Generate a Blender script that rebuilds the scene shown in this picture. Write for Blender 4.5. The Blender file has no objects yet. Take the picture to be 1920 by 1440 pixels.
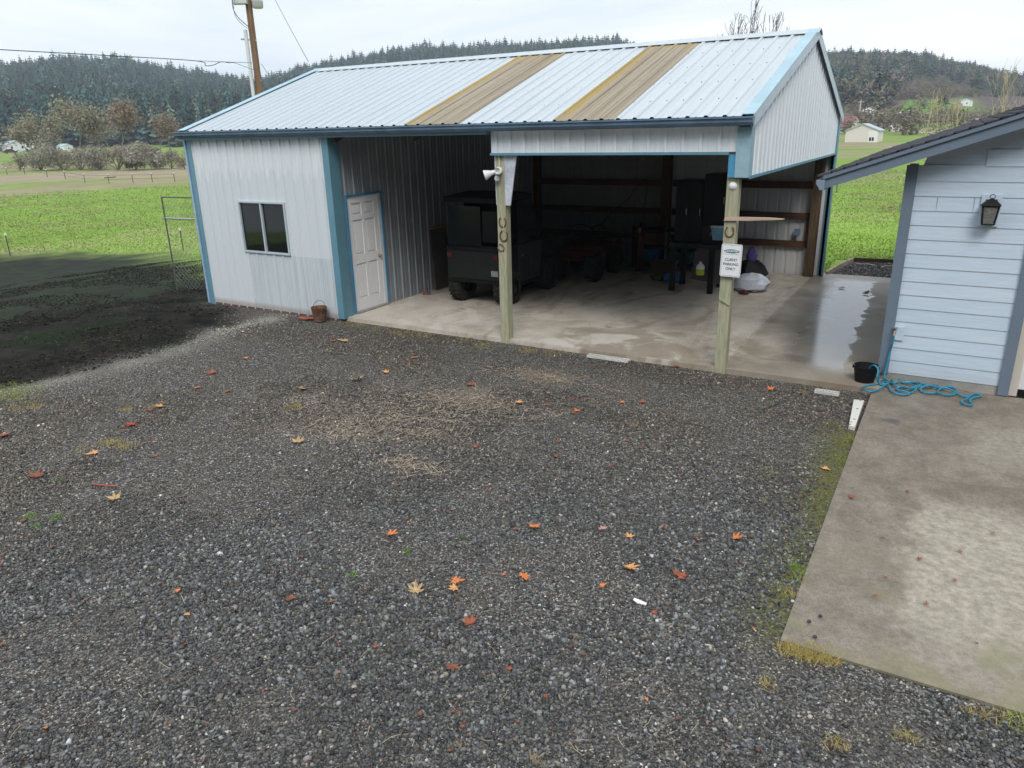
import bpy, math, random
import numpy as np
from mathutils import Vector, Matrix
R=random.Random(7); NR=np.random.default_rng(11)
sc=bpy.context.scene; C=sc.collection
PI=math.pi
# ---------------------------------------------------------------- camera model (also used to find real ground points)
F,PITCH,ROLL,YAW=1393.83,.3328,.0246,-.5366
CAM=np.array([2.2757,-9.5405,3.1235])
def ray(px,py):
    x=(px-960)/F; y=-(py-720)/F
    cr,sr=math.cos(ROLL),math.sin(ROLL); x,y=cr*x+sr*y,-sr*x+cr*y
    cp,sp=math.cos(PITCH),math.sin(PITCH); Y=cp+y*sp; Z=-sp+y*cp
    c,s=math.cos(YAW),math.sin(YAW)
    return np.array([c*x+s*Y,-s*x+c*Y,Z])
def pl(px,py,ax='z',v=0.):
    d=ray(px,py); i='xyz'.index(ax); return CAM+d*((v-CAM[i])/d[i])
def at(px,py,dist):
    d=ray(px,py); return CAM+d*dist/math.hypot(d[0],d[1])
# ---------------------------------------------------------------- terrain heights
SKY=[(-400,150),(-200,135),(0,118),(60,112),(130,103),(220,102),(300,118),(400,132),(480,142),(520,137),(560,130),(600,128),(660,112),(720,102),(800,92),(880,90),(1000,85),(1100,80),(1165,80),(1200,95),(1260,120),(1330,150),(1400,130),(1480,105),(1550,90),(1600,90),(1680,92),(1740,97),(1780,108),(1830,118),(1880,130),(1920,138),(2050,150),(2300,165)]
_az=[];_te=[]
for px,py in SKY:
    d=ray(px,py+(37 if px<560 else 24 if px<1300 else 30)); _az.append(math.atan2(d[0],d[1])); _te.append(d[2]/math.hypot(d[0],d[1]))
_az=np.array(_az);_te=np.array(_te)
AZR=math.atan2(*ray(1350,200)[:2])
def sstep(a,b,x):
    t=np.clip((x-a)/(b-a),0,1); return t*t*(3-2*t)
def _h(ix,iy,s):
    n=np.sin(ix*127.1+iy*311.7+s*74.7)*43758.5453; return n-np.floor(n)
def vnoise(x,y,s=0):
    x=np.asarray(x,float);y=np.asarray(y,float)
    ix,iy=np.floor(x),np.floor(y);fx,fy=x-ix,y-iy
    fx=fx*fx*(3-2*fx);fy=fy*fy*(3-2*fy)
    a=_h(ix,iy,s)*(1-fx)+_h(ix+1,iy,s)*fx; b=_h(ix,iy+1,s)*(1-fx)+_h(ix+1,iy+1,s)*fx
    return a*(1-fy)+b*fy
def fbm(x,y,s=0,o=4):
    v=0;a=.5
    for i in range(o):
        v=v+a*vnoise(np.asarray(x)*2**i,np.asarray(y)*2**i,s+i);a*=.5
    return v
def H(x,y):
    x=np.asarray(x,float);y=np.asarray(y,float)
    dx=np.maximum(np.maximum(-11.5-x,x-18),0);dy=np.maximum(np.maximum(-18-y,y-12),0)
    d=np.hypot(dx,dy)
    z=-.07+.042*sstep(.5,2.6,-y)-1.45*sstep(.5,17,d)
    z=z+.10*(fbm(x/6,y/6,3)-.5)*sstep(1,8,d)+.5*(fbm(x/40,y/40,5)-.5)*sstep(6,40,d)
    rx,ry=x-CAM[0],y-CAM[1]; r=np.hypot(rx,ry);az=np.arctan2(rx,ry)
    te=np.interp(az,_az,_te)
    right=sstep(AZR-.05,AZR+.05,az)
    r1=840-150*right; r0=330-190*right
    top=CAM[2]+te*r1
    t=np.clip((r-r0)/(r1-r0),0,1)
    prof=t**(1.25+.35*right)
    hill=(top+1.5)*prof
    hill=hill*(1-.25*sstep(r1,r1+500,r))+(fbm(x/60,y/60,9)-.5)*26*sstep(r0+40,r1,r)*(1-sstep(r1-200,r1,r))
    return z+hill
def hit(px,py):
    d=ray(px,py); d=d/math.hypot(d[0],d[1]); t=3.
    while t<1400:
        p=CAM+d*t
        if p[2]<float(H(p[0],p[1])): break
        t*=1.006
    return np.array([p[0],p[1],float(H(p[0],p[1]))]),t
# ---------------------------------------------------------------- node helper
class NT:
    def __init__(s,name):
        s.m=bpy.data.materials.new(name); s.m.use_nodes=True; s.t=s.m.node_tree; s.t.nodes.clear()
        s.out=s.t.nodes.new('ShaderNodeOutputMaterial'); s.b=s.t.nodes.new('ShaderNodeBsdfPrincipled')
        s.t.links.new(s.b.outputs[0],s.out.inputs[0]); s._p=None
    def n(s,ty,ins={},**kw):
        nd=s.t.nodes.new('ShaderNode'+ty)
        for k,v in kw.items(): setattr(nd,k,v)
        for k,v in ins.items(): s.set(nd.inputs[k],v)
        return nd
    def set(s,sock,v):
        if isinstance(v,bpy.types.NodeSocket): s.t.links.new(v,sock)
        else:
            if sock.type=='RGBA' and not hasattr(v,'__len__'): v=(v,v,v)
            if sock.type=='RGBA' and len(v)==3: v=tuple(v)+(1,)
            sock.default_value=v
    def pos(s):
        if not s._p: s._p=s.n('NewGeometry').outputs['Position']
        return s._p
    def scaled(s,v): return s.n('VectorMath',{0:s.pos(),1:v},operation='MULTIPLY').outputs[0]
    def noise(s,scale,detail=4,rough=.55,vec=None,dist=0): return s.n('TexNoise',{'Vector':vec or s.pos(),'Scale':scale,'Detail':detail,'Roughness':rough,'Distortion':dist}).outputs[0]
    def vor(s,scale,vec=None,out='Color',**kw): return s.n('TexVoronoi',{'Vector':vec or s.pos(),'Scale':scale},**kw).outputs[out]
    def ramp(s,f,a,b): return s.n('MapRange',{0:f,1:a,2:b},clamp=True,interpolation_type='SMOOTHSTEP').outputs[0]
    def mix(s,f,a,b,bl='MIX'):
        nd=s.n('Mix',data_type='RGBA',blend_type=bl); s.set(nd.inputs[0],f); s.set(nd.inputs[6],a); s.set(nd.inputs[7],b); return nd.outputs[2]
    def fmix(s,f,a,b):
        nd=s.n('Mix'); s.set(nd.inputs[0],f); s.set(nd.inputs[2],a); s.set(nd.inputs[3],b); return nd.outputs[0]
    def math(s,op,a,b=0.): return s.n('Math',{0:a,1:b},operation=op).outputs[0]
    def xyz(s): return s.n('SeparateXYZ',{0:s.pos()}).outputs
    def attr(s,name,out='Color'): return s.n('Attribute',attribute_name=name).outputs[out]
    def colramp(s,f,stops):
        nd=s.n('ValToRGB',{0:f}); e=nd.color_ramp.elements
        while len(e)<len(stops): e.new(.5)
        for el,(p,c) in zip(e,stops): el.position=p; el.color=tuple(c)+(1,)
        return nd.outputs[0]
    def bump(s,h,strength=.3,dist=.01):
        s.t.links.new(s.n('Bump',{'Height':h,'Strength':strength,'Distance':dist}).outputs[0],s.b.inputs['Normal'])
    def P(s,col=None,rough=.6,metal=0.,spec=.5,**kw):
        if col is not None: s.set(s.b.inputs['Base Color'],col)
        s.set(s.b.inputs['Roughness'],rough); s.set(s.b.inputs['Metallic'],metal); s.set(s.b.inputs['Specular IOR Level'],spec)
        for k,v in kw.items(): s.set(s.b.inputs[k.replace('_',' ')],v)
        return s.m
def mul(c,k): return tuple(min(1,x*k) for x in c)
def plain(name,c,rough=.6,metal=0.,var=.25,scale=6.,bump=0.,spec=.5,bscale=60.,**kw):
    t=NT(name); n=t.noise(scale,5); n2=t.noise(scale*9,3)
    f=t.fmix(.35,n,n2)
    col=t.mix(t.ramp(f,.3,.7),mul(c,1-var),mul(c,1+var))
    if bump: t.bump(t.noise(bscale,4),bump,.01)
    return t.P(col,t.fmix(n2,rough*.85,min(1,rough*1.15)),metal,spec,**kw)
def woodmat(name,c1,c2,axis='z',rough=.75,sc_=1.):
    t=NT(name); s={'x':(1.5,22,22),'y':(22,1.5,22),'z':(22,22,1.5)}[axis]
    v=t.scaled(tuple(k*sc_ for k in s)); n=t.noise(1.6,6,.65,v,.6); n2=t.noise(3,4)
    col=t.mix(t.ramp(n,.32,.68),c1,c2); col=t.mix(t.math('MULTIPLY',t.ramp(n2,.5,.8),.5),col,mul(c1,.55))
    t.bump(n,.35,.006); return t.P(col,rough,0,.3)
MT={}
MT['black']=plain('black_plastic',(.007,.007,.008),.6,0,.3,spec=.25)
MT['rubber']=plain('tyre_rubber',(.018,.017,.016),.85,0,.4,20,.5)
MT['charcoal']=plain('charcoal_paint',(.008,.0085,.0095),.6,0,.3,spec=.22)
MT['darkgrey']=plain('dark_grey_panel',(.017,.017,.018),.6,spec=.25)
MT['white']=plain('white_enamel',(.78,.79,.8),.4,0,.04)
MT['steel']=plain('galvanised_steel',(.42,.43,.44),.4,.7,.2)
MT['rust']=NT('rusted_iron'); _t=MT['rust']; _n=_t.noise(14,6,.7)
MT['rust']=_t.P(_t.colramp(_n,[(.3,(.07,.035,.025)),(.5,(.16,.07,.04)),(.7,(.22,.16,.13))]),.85)
MT['brass']=plain('brass',(.5,.33,.12),.3,.9,.1)
MT['chrome']=plain('bright_metal',(.7,.7,.72),.2,1,.05)
MT['concrete_grey']=plain('grey_concrete',(.30,.29,.27),.85,0,.2,5,.3)
MT['trim']=plain('teal_trim',(.12,.265,.34),.42,0,.09,2)
MT['trim_light']=plain('pale_teal_trim',(.30,.45,.52),.42,0,.14,2.5)  # paler teal for the rake trims and the right front corner
MT['gutter']=plain('slate_blue_gutter',(.13,.21,.30),.4,0,.22,4)
MT['blue']=plain('blue_plastic',(.03,.16,.42),.4)
MT['teal_plastic']=plain('teal_plastic',(.03,.14,.15),.4)
MT['lightblue']=plain('light_blue_plastic',(.16,.42,.6),.35)
MT['red']=plain('red_paint',(.07,.008,.008),.4)
MT['purple']=plain('purple_cloth',(.13,.08,.32),.8)
MT['lime']=plain('lime_plastic',(.42,.5,.03),.5)
MT['cardboard']=plain('cardboard',(.16,.10,.055),.9)
MT['house_grey']=plain('slate_trim_paint',(.145,.19,.245),.5,0,.06,4,.06)
MT['gutter_grey']=plain('blue_grey_gutter_paint',(.20,.26,.33),.45,0,.06)
MT['woodpost']=woodmat('treated_post',(.46,.43,.30),(.27,.29,.19))
MT['woodgirt']=woodmat('brown_girt',(.14,.075,.045),(.075,.042,.028),'x')
MT['wooddark']=woodmat('dark_pole',(.14,.095,.055),(.055,.036,.022))
MT['woodbare']=woodmat('bare_plank',(.55,.42,.33),(.40,.30,.23),'x')
MT['woodedge']=woodmat('weathered_edging',(.48,.40,.29),(.26,.19,.13),'y')
MT['poleWood']=woodmat('utility_pole_wood',(.25,.145,.085),(.13,.08,.055),'z',.8,.4)
MT['cable']=plain('black_cable',(.03,.03,.032),.6)
MT['hose']=plain('blue_hose',(.02,.22,.34),.42,0,.25,9)
MT['rope']=plain('pale_rope',(.55,.50,.38),.8)
MT['glass_dark']=NT('dark_window_glass').P((.010,.012,.011),.05,0,.4)
# ---------------------------------------------------------------- mesh builder
class MB:
    def __init__(s): s.v=[];s.f=[]
    def add(s,vs,fs):
        o=len(s.v); s.v+= [tuple(map(float,p)) for p in vs]; s.f+=[tuple(i+o for i in f) for f in fs]; return s
    def box(s,a,b,M=None):
        x0,y0,z0=a;x1,y1,z1=b
        vs=[(x0,y0,z0),(x1,y0,z0),(x1,y1,z0),(x0,y1,z0),(x0,y0,z1),(x1,y0,z1),(x1,y1,z1),(x0,y1,z1)]
        if M is not None: vs=[tuple(M@Vector(p)) for p in vs]
        return s.add(vs,[(0,3,2,1),(4,5,6,7),(0,1,5,4),(1,2,6,5),(2,3,7,6),(3,0,4,7)])
    def cbox(s,c,h,M=None): return s.box([c[i]-h[i] for i in range(3)],[c[i]+h[i] for i in range(3)],M)
    def beam(s,a,b,w,h,up=(0,0,1)):
        a=Vector(a);b=Vector(b);d=(b-a).normalized();u=Vector(up);u=(u-d*u.dot(d)).normalized();r=d.cross(u)
        vs=[p+r*sx*w/2+u*sy*h/2 for p in(a,b) for sx,sy in((-1,-1),(1,-1),(1,1),(-1,1))]
        return s.add(vs,[(0,1,2,3),(7,6,5,4),(0,4,5,1),(1,5,6,2),(2,6,7,3),(3,7,4,0)])
    def prism(s,poly,y0,y1,plane='xz',M=None):
        n=len(poly)
        mk={'xz':lambda a,b,c:(a,c,b),'yz':lambda a,b,c:(c,a,b),'xy':lambda a,b,c:(a,b,c)}[plane]
        vs=[mk(a,b,y0) for a,b in poly]+[mk(a,b,y1) for a,b in poly]
        if M is not None: vs=[tuple(M@Vector(p)) for p in vs]
        return s.add(vs,[tuple(range(n))[::-1],tuple(range(n,2*n))]+[(i,(i+1)%n,n+(i+1)%n,n+i) for i in range(n)])
    def tube(s,pts,r,k=8,cap=True,closed=False):
        P=[Vector(p) for p in pts];n=len(P)
        rs=r if hasattr(r,'__len__') else [r]*n
        vs=[];fs=[];ref=Vector((.13,.29,.95)).normalized()
        for i in range(n):
            if closed: d=P[(i+1)%n]-P[i-1]
            else: d=P[min(i+1,n-1)]-P[max(i-1,0)]
            d=d.normalized() if d.length>1e-9 else Vector((0,0,1))
            u=ref-d*ref.dot(d)
            if u.length<.05: u=Vector((1,0,0))-d*d.x
            u.normalize();w=d.cross(u); ref=u if n>3 else ref
            for j in range(k):
                a=2*PI*j/k; vs.append(P[i]+(u*math.cos(a)+w*math.sin(a))*rs[i])
        m=n if closed else n-1
        for i in range(m):
            for j in range(k):
                a=i*k+j;b=i*k+(j+1)%k;i2=((i+1)%n)*k; fs.append((a,b,i2+(j+1)%k,i2+j))
        if cap and not closed: fs+= [tuple(range(k))[::-1],tuple(range((n-1)*k,n*k))]
        return s.add(vs,fs)
    def lathe(s,prof,c=(0,0,0),k=20,M=None,cap=False):
        vs=[];fs=[];n=len(prof)
        for r,z in prof:
            for j in range(k):
                a=2*PI*j/k; p=Vector((r*math.cos(a),r*math.sin(a),z))
                if M is not None: p=M@p
                vs.append(p+Vector(c))
        for i in range(n-1):
            for j in range(k): fs.append((i*k+j,i*k+(j+1)%k,(i+1)*k+(j+1)%k,(i+1)*k+j))
        if cap: fs+=[tuple(range(k))[::-1],tuple(range((n-1)*k,n*k))]
        return s.add(vs,fs)
    def build(s,name,m,parent=None,smooth=False,bevel=0.,m2=None,n2=0):
        me=bpy.data.meshes.new(name); me.from_pydata(s.v,[],s.f); me.update()
        o=bpy.data.objects.new(name,me); C.objects.link(o)
        if m: me.materials.append(m)
        if m2:
            me.materials.append(m2)
            for p in me.polygons[n2:]: p.material_index=1
        if smooth:
            for p in me.polygons: p.use_smooth=True
            try: me.set_sharp_from_angle(angle=math.radians(40))
            except Exception: pass
        if bevel:
            b=o.modifiers.new('bevel','BEVEL'); b.width=bevel; b.segments=2; b.limit_method='ANGLE'
        if parent: o.parent=parent; o.matrix_parent_inverse=Matrix.Translation(-parent.location)
        return o
def tag(o,label=None,cat=None,group=None,kind=None):
    if label: o['label']=label
    if cat: o['category']=cat
    if group: o['group']=group
    if kind: o['kind']=kind
    return o
def thing(name,label,cat,loc=(0,0,0),group=None):
    o=bpy.data.objects.new(name,None); C.objects.link(o); o.location=[float(a) for a in loc]; return tag(o,label,cat,group)
def npmesh(name,V,Fc,m,cols=None,parent=None,attrs=None,smooth=False):
    """V (n,3) Fc (m,k) uniform polygons"""
    V=np.ascontiguousarray(V,dtype=np.float32);Fc=np.ascontiguousarray(Fc,dtype=np.int32)
    me=bpy.data.meshes.new(name); k=Fc.shape[1]
    me.vertices.add(len(V)); me.vertices.foreach_set('co',V.ravel())
    me.loops.add(Fc.size); me.loops.foreach_set('vertex_index',Fc.ravel())
    me.polygons.add(len(Fc)); me.polygons.foreach_set('loop_start',np.arange(0,Fc.size,k,dtype=np.int32))
    try: me.polygons.foreach_set('loop_total',np.full(len(Fc),k,dtype=np.int32))
    except Exception: pass
    if smooth: me.polygons.foreach_set('use_smooth',np.ones(len(Fc),dtype=bool))
    me.update(calc_edges=True)
    if cols is not None:
        a=me.color_attributes.new('col','FLOAT_COLOR','POINT'); c=np.ones((len(V),4),dtype=np.float32); c[:,:3]=cols; a.data.foreach_set('color',c.ravel())
    for nm,val in (attrs or {}).items():
        a=me.attributes.new(nm,'FLOAT','POINT'); a.data.foreach_set('value',np.ascontiguousarray(val,dtype=np.float32))
    o=bpy.data.objects.new(name,me); C.objects.link(o); me.materials.append(m)
    if parent: o.parent=parent; o.matrix_parent_inverse=Matrix.Translation(-parent.location)
    return o
def copy_thing(o,loc,label=None,group=None,rotz=None):
    r=o.copy(); C.objects.link(r); r.location=[float(a) for a in loc]
    if label: r['label']=label
    if group: r['group']=group
    if rotz is not None: r.rotation_euler=(0,0,rotz)
    for ch in list(o.children):
        c=ch.copy(); C.objects.link(c); c.parent=r
        for g in list(ch.children):
            d=g.copy(); C.objects.link(d); d.parent=c
    return r
# ================================================================ GROUND
def seg_d(x,y,pts):
    d=np.full(np.shape(x),1e9)
    for (ax,ay),(bx,by) in zip(pts[:-1],pts[1:]):
        vx,vy=bx-ax,by-ay; t=np.clip(((x-ax)*vx+(y-ay)*vy)/(vx*vx+vy*vy),0,1)
        d=np.minimum(d,np.hypot(x-ax-t*vx,y-ay-t*vy))
    return d
def inpoly(x,y,poly):
    x=np.asarray(x);y=np.asarray(y);r=np.zeros(x.shape,bool);n=len(poly)
    for i in range(n):
        x1,y1=poly[i];x2,y2=poly[(i+1)%n]
        if y1==y2: continue
        c=((y1>y)!=(y2>y))&(x<(x2-x1)*(y-y1)/(y2-y1)+x1); r^=c
    return r
SAND=[tuple(pl(*q)[:2]) for q in((-160,765),(20,722),(120,703),(220,680),(310,655),(380,628),(440,606),(500,592))]
DIRT=SAND[:7]+[(-9.2,-.1),(-10.4,0),(-10.4,2.2)]+[tuple(hit(*q)[0][:2]) for q in((398,492),(300,474),(150,474),(0,478),(-150,484),(-260,520))]+[(-20,-9)]
YARD=[(-25,-16),(16,-16),(16,-4),(8,3),(1.9,8.),(-6,8),(-9,5),(-10.3,0),(-10.4,1.6),(-11.6,2.2),(-12.2,.3),(-12.8,-4),(-13,-16)]
def landcover(x,y):
    nz=fbm(x*1.3,y*1.3,21)-.47
    sd=seg_d(x,y,SAND)
    dirt=np.where(inpoly(x+nz*1.2,y+nz*1.2,DIRT),1.,0.)
    ed=seg_d(x,y,DIRT+DIRT[:1]); side=np.where(inpoly(x,y,DIRT),1,-1)
    wd=1+2.6*sstep(-1.,2.5,y)*(x<-10.8);dirt=sstep(-.45,.55,(ed*side+nz*(1.+1.6*(wd>1.2)))/wd)
    sand=np.exp(-(sd/(.30+.25*nz))**2)*sstep(-.3,.35,.55+nz)*(1-.75*dirt)
    moss=np.exp(-((x-1.64)/(.24+.22*nz))**2)*sstep(-5.6,-5.0,y)*(1-sstep(-1.7,-1.0,y))*1.1
    moss=np.maximum(moss,.8*np.exp(-((x+8.7)/1.3)**2-((y+5.45)/.32)**2))
    moss=np.maximum(moss,.55*np.exp(-((y+.25)/.22)**2)*np.exp(-((x+5.2)/1.1)**2))
    th=np.zeros(np.shape(x))
    for px,py,rx,ry in((870,755,1.5,.75),(1010,700,.95,.34),(760,785,1.4,.65),(770,870,.5,.25),(640,800,.9,.45),(560,745,.8,.3)):
        c=pl(px,py); th=np.maximum(th,np.exp(-((x-c[0])/rx)**2-((y-c[1])/ry)**2))
    thatch=th*sstep(-.12,.15,nz+.04)
    return dirt,sand,np.clip(moss*sstep(-.2,.15,nz+.16),0,1),thatch
gx=np.arange(-34,20.01,.2);gy=np.arange(-16,34.01,.2)
GX,GY=np.meshgrid(gx,gy);GZ=H(GX,GY)
d_,s_,m_,t_=landcover(GX,GY)
nx=len(gx);ny=len(gy)
ii=np.arange(nx*ny).reshape(ny,nx)
Q=np.stack([ii[:-1,:-1],ii[:-1,1:],ii[1:,1:],ii[1:,:-1]],-1).reshape(-1,4)
V=np.stack([GX,GY,GZ],-1).reshape(-1,3)
cx=V[Q].mean(1)
yard=inpoly(cx[:,0]+.5*(fbm(cx[:,0],cx[:,1],31)-.47),cx[:,1],YARD)
# concrete occupies these; keep the ground under it out of the way
t=NT('gravel_ground')
dirt,sand,moss,thatch=[t.attr(k,'Fac') for k in('dirt','sand','moss','thatch')]
n1=t.noise(.9,4);n2=t.noise(6,5)
cell=t.vor(62);cd=t.vor(62,out='Distance')
cs=t.n('SeparateColor',{0:cell}).outputs
g=t.colramp(cs[0],[(0,(.012,.012,.012)),(.35,(.045,.044,.044)),(.65,(.11,.108,.105)),(.88,(.20,.195,.185)),(.96,(.30,.28,.25)),(1,(.6,.58,.55))])
cell2=t.vor(95);g2=t.colramp(t.n('SeparateColor',{0:cell2}).outputs[1],[(0,(.016,.015,.014)),(.4,(.055,.050,.045)),(.7,(.12,.108,.093)),(.92,(.22,.195,.165)),(1,(.55,.52,.46))])
g=t.mix(t.ramp(n2,.4,.6),g,g2)
g=t.mix(t.math('MULTIPLY',t.ramp(n1,.42,.68),.30),g,(.105,.09,.073))
pale=t.mix(cs[1],(.20,.19,.165),(.40,.38,.33))
g=t.mix(t.math('MULTIPLY',sand,.85),g,pale)
dk=t.mix(t.ramp(t.noise(1.4,6,.65),.3,.7),(.007,.007,.007),(.030,.027,.023))
dk=t.mix(t.ramp(t.noise(.45,4),.5,.66),dk,(.014,.022,.010))
dk=t.mix(t.ramp(t.noise(9,5),.55,.75),dk,(.050,.044,.036))
g=t.mix(dirt,g,dk)
g=t.mix(t.math('MULTIPLY',moss,t.fmix(n2,.5,1.)),g,t.mix(n2,(.085,.098,.02),(.15,.13,.042)))
g=t.mix(t.math('MULTIPLY',thatch,t.ramp(t.noise(30,3,.6,t.scaled((1,2.2,1))),.35,.7)),g,t.mix(cs[2],(.25,.19,.13),(.40,.31,.22)))
t.bump(t.mix(.5,cd,t.noise(40,4)),.9,.018)
M_gravel=t.P(g,.8,0,t.fmix(dirt,.2,.02))
t=NT('meadow')
dirt=t.attr('dirt','Fac'); dry=t.attr('dry','Fac'); v=t.scaled((1,1,.2))
n1=t.noise(.22,5,.6);n2=t.noise(1.6,5,.65);n3=t.noise(14,4,.7)
gr=t.mix(t.ramp(n2,.3,.7),(.175,.295,.036),(.275,.385,.075))
gr=t.mix(t.math('MULTIPLY',t.ramp(n3,.45,.75),.45),gr,(.07,.20,.014))
br=t.mix(n3,(.20,.17,.10),(.36,.31,.20))
gr=t.mix(t.math('MULTIPLY',dry,t.ramp(t.math('ADD',t.math('MULTIPLY',n2,.55),t.math('MULTIPLY',n1,.45)),.44,.60)),gr,br)
gr=t.mix(dirt,gr,t.mix(t.ramp(n2,.4,.6),(.014,.013,.010),(.016,.028,.012)))
t.bump(t.noise(18,5,.7),.5,.04)
M_field=t.P(gr,.9,0,.15)
dry_=np.clip((.25+.45*sstep(26,44,np.hypot(GX-CAM[0],GY-CAM[1])))*(GX<-5),0,1)
# left strip close to the shed and the right lawn stay lush
dry_=np.where(GX>-5,.10+.55*sstep(24,40,GY),dry_)
def sub(name,mask,mat,attrs,kind):
    f=Q[mask];u,inv=np.unique(f,return_inverse=True)
    o=npmesh(name,V[u],inv.reshape(f.shape),mat,attrs={k:a.reshape(-1)[u] for k,a in attrs.items()},smooth=True); return tag(o,kind=kind)
sub('gravel_yard',yard,M_gravel,dict(dirt=d_,sand=s_,moss=m_,thatch=t_),'structure')
sub('meadow',~yard,M_field,dict(dirt=d_,dry=dry_),'structure')
# far terrain: polar sheet round the viewpoint out past the hills
def cover(az,r,x,y,z):
    right=az>AZR
    te=np.interp(az,_az,_te)
    return right
AZ=np.linspace(_az[0]-.1,_az[-1]+.25,360);RR=np.concatenate([np.linspace(8,60,40),np.geomspace(62,330,60),np.linspace(335,1500,80)])
A,RA=np.meshgrid(AZ,RR)
FX=CAM[0]+RA*np.sin(A);FY=CAM[1]+RA*np.cos(A);FZ=H(FX,FY)
ins=(FX>-33)&(FX<19)&(FY<33);FZ=np.where(ins,FZ-.5,FZ)
na=len(AZ);nr=len(RR)
jj=np.arange(na*nr).reshape(nr,na)
FQ=np.stack([jj[:-1,:-1],jj[:-1,1:],jj[1:,1:],jj[1:,:-1]],-1).reshape(-1,4)
FV=np.stack([FX,FY,FZ],-1).reshape(-1,3)
AZ_P0,AZ_P1=[math.atan2(*ray(q,200)[:2]) for q in(1688,1822)];AZ_T=[math.atan2(*ray(q,200)[:2]) for q in(1600,1650,1690,1760,1800,1850,1920)]
ST0=float(hit(160,342)[1]);ST1=float(hit(160,324)[1])
def colour_far(x,y,z):
    rx,ry=x-CAM[0],y-CAM[1];r=np.hypot(rx,ry);az=np.arctan2(rx,ry)
    n=fbm(x/14,y/14,41);n2=fbm(x/70,y/70,43)
    green=np.array([.19,.29,.055]);brown=np.array([.31,.25,.17]);forest=np.array([.022,.032,.022])
    right=(az>AZR)
    dryv=sstep(.46,.64,n*.7+n2*.3)
    col=green*(1-dryv[...,None]*.8)+brown*dryv[...,None]*.8
    # tan strip along the far fence, left
    st=sstep(ST0,ST0+6,r+(n-.5)*12)*(1-sstep(ST1,ST1+10,r+(n-.5)*14))*(~right)*(.45+.55*sstep(.36,.5,n2+.3*(n-.5)))
    col=col*(1-st[...,None]*.85)+np.array([.34,.27,.20])*st[...,None]*.85
    el=(z-CAM[2])/r*F     # elevation in photo pixels
    thr=np.interp(az,AZ_T,[14,14,46,50,36,28,24]);fo=np.where(right,sstep(thr,thr+8,el+(n-.5)*22),sstep(335,370,r+(n-.5)*60))
    pas=sstep(AZ_P0-.01,AZ_P0+.01,az)*(1-sstep(AZ_P1-.02,AZ_P1+.02,az))*sstep(3,7,el+(n-.5)*6)*(1-sstep(21,27,el+(n-.5)*8))
    scrub=np.where(right,np.maximum(sstep(-14,-6,el+(n-.5)*14),0)*(1-pas),0)
    sc_c=np.where((el>14)[...,None],np.array([.10,.073,.072]),np.array([.125,.115,.075]))
    col=col*(1-scrub[...,None])+sc_c*scrub[...,None]*(.6+.8*n[...,None])
    col=np.where((pas>.5)[...,None]&(fo<.5)[...,None],np.array([.13,.23,.045])*(.8+.4*n[...,None]),col)
    col=col*(1-fo[...,None])+forest*fo[...,None]
    return col,fo
fc,_=colour_far(FV[:,0],FV[:,1],FV[:,2])
t=NT('far_land');c=t.attr('col');n=t.noise(.35,6,.7)
t.P(t.mix(.6,c,t.mix(t.ramp(n,.3,.7),mul((1,1,1),.6),(1,1,1)),'MULTIPLY'),.95,0,.1);M_far=t.m
near=(np.repeat(RR[:-1],na-1)<300)
o=npmesh('valley_floor',FV,FQ[near],M_far,fc,smooth=True);tag(o,kind='structure')
o=npmesh('hills',FV,FQ[~near],M_far,fc,smooth=True);tag(o,kind='structure')
# ================================================================ FOREST on the hills (reads as one mass)
def conifer_variant(seed):
    r=np.random.default_rng(seed);V=[];T=[]
    L=11
    for i in range(L):
        f=i/(L-1);z=.10+.88*f;rad=.24*(1-f)**.85*(.75+.5*r.random())+.012;k=6
        a0=r.random()*6.28
        for j in range(k):
            a=a0+6.283*j/k+r.normal()*.2;w=.42;rr=rad*(.6+.8*r.random())
            o=len(V);dz=.11*(1-.5*f)
            V+=[(0,0,z+dz*.75),(rr*math.cos(a-w),rr*math.sin(a-w),z-dz*.35*r.random()),(rr*1.12*math.cos(a),rr*1.12*math.sin(a),z-dz*.75),(rr*math.cos(a+w),rr*math.sin(a+w),z-dz*.35*r.random())]
            T+=[(o,o+1,o+2),(o,o+2,o+3)]
    return np.array(V),np.array(T)
def puff_variant(seed,n=70):
    r=np.random.default_rng(seed);V=[];T=[]
    for i in range(n):
        d=r.normal(size=3);d/=np.linalg.norm(d);rad=.5*r.random()**.33
        c=np.array([d[0]*rad*.75,d[1]*rad*.75,.58+d[2]*rad*.8])
        if r.random()<.15:c=np.array([r.normal()*.03,r.normal()*.03,r.random()*.4])
        o=len(V)
        for q in range(3):V.append(c+r.normal(size=3)*.055)
        T.append((o,o+1,o+2))
    return np.array(V),np.array(T)
con=[conifer_variant(i) for i in range(6)];puf=[puff_variant(50+i) for i in range(4)]
def scatter(variants,P,h,w,cols):
    Vs=[];Ts=[];Cs=[];o=0
    vi=NR.integers(0,len(variants),len(P));rot=NR.random(len(P))*6.283
    for k,(v,tr) in enumerate(variants):
        m=np.where(vi==k)[0]
        if not len(m):continue
        c,s=np.cos(rot[m]),np.sin(rot[m])
        X=(v[None,:,0]*c[:,None]-v[None,:,1]*s[:,None])*w[m,None];Y=(v[None,:,0]*s[:,None]+v[None,:,1]*c[:,None])*w[m,None];Z=v[None,:,2]*h[m,None]
        VV=np.stack([X,Y,Z],-1)+P[m][:,None,:]
        Vs.append(VV.reshape(-1,3));Ts.append((tr[None]+(np.arange(len(m))*len(v))[:,None,None]).reshape(-1,3)+o);o+=len(m)*len(v)
        Cs.append(np.repeat(cols[m],len(v),0))
    return np.concatenate(Vs),np.concatenate(Ts),np.concatenate(Cs)
N=74000
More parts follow.
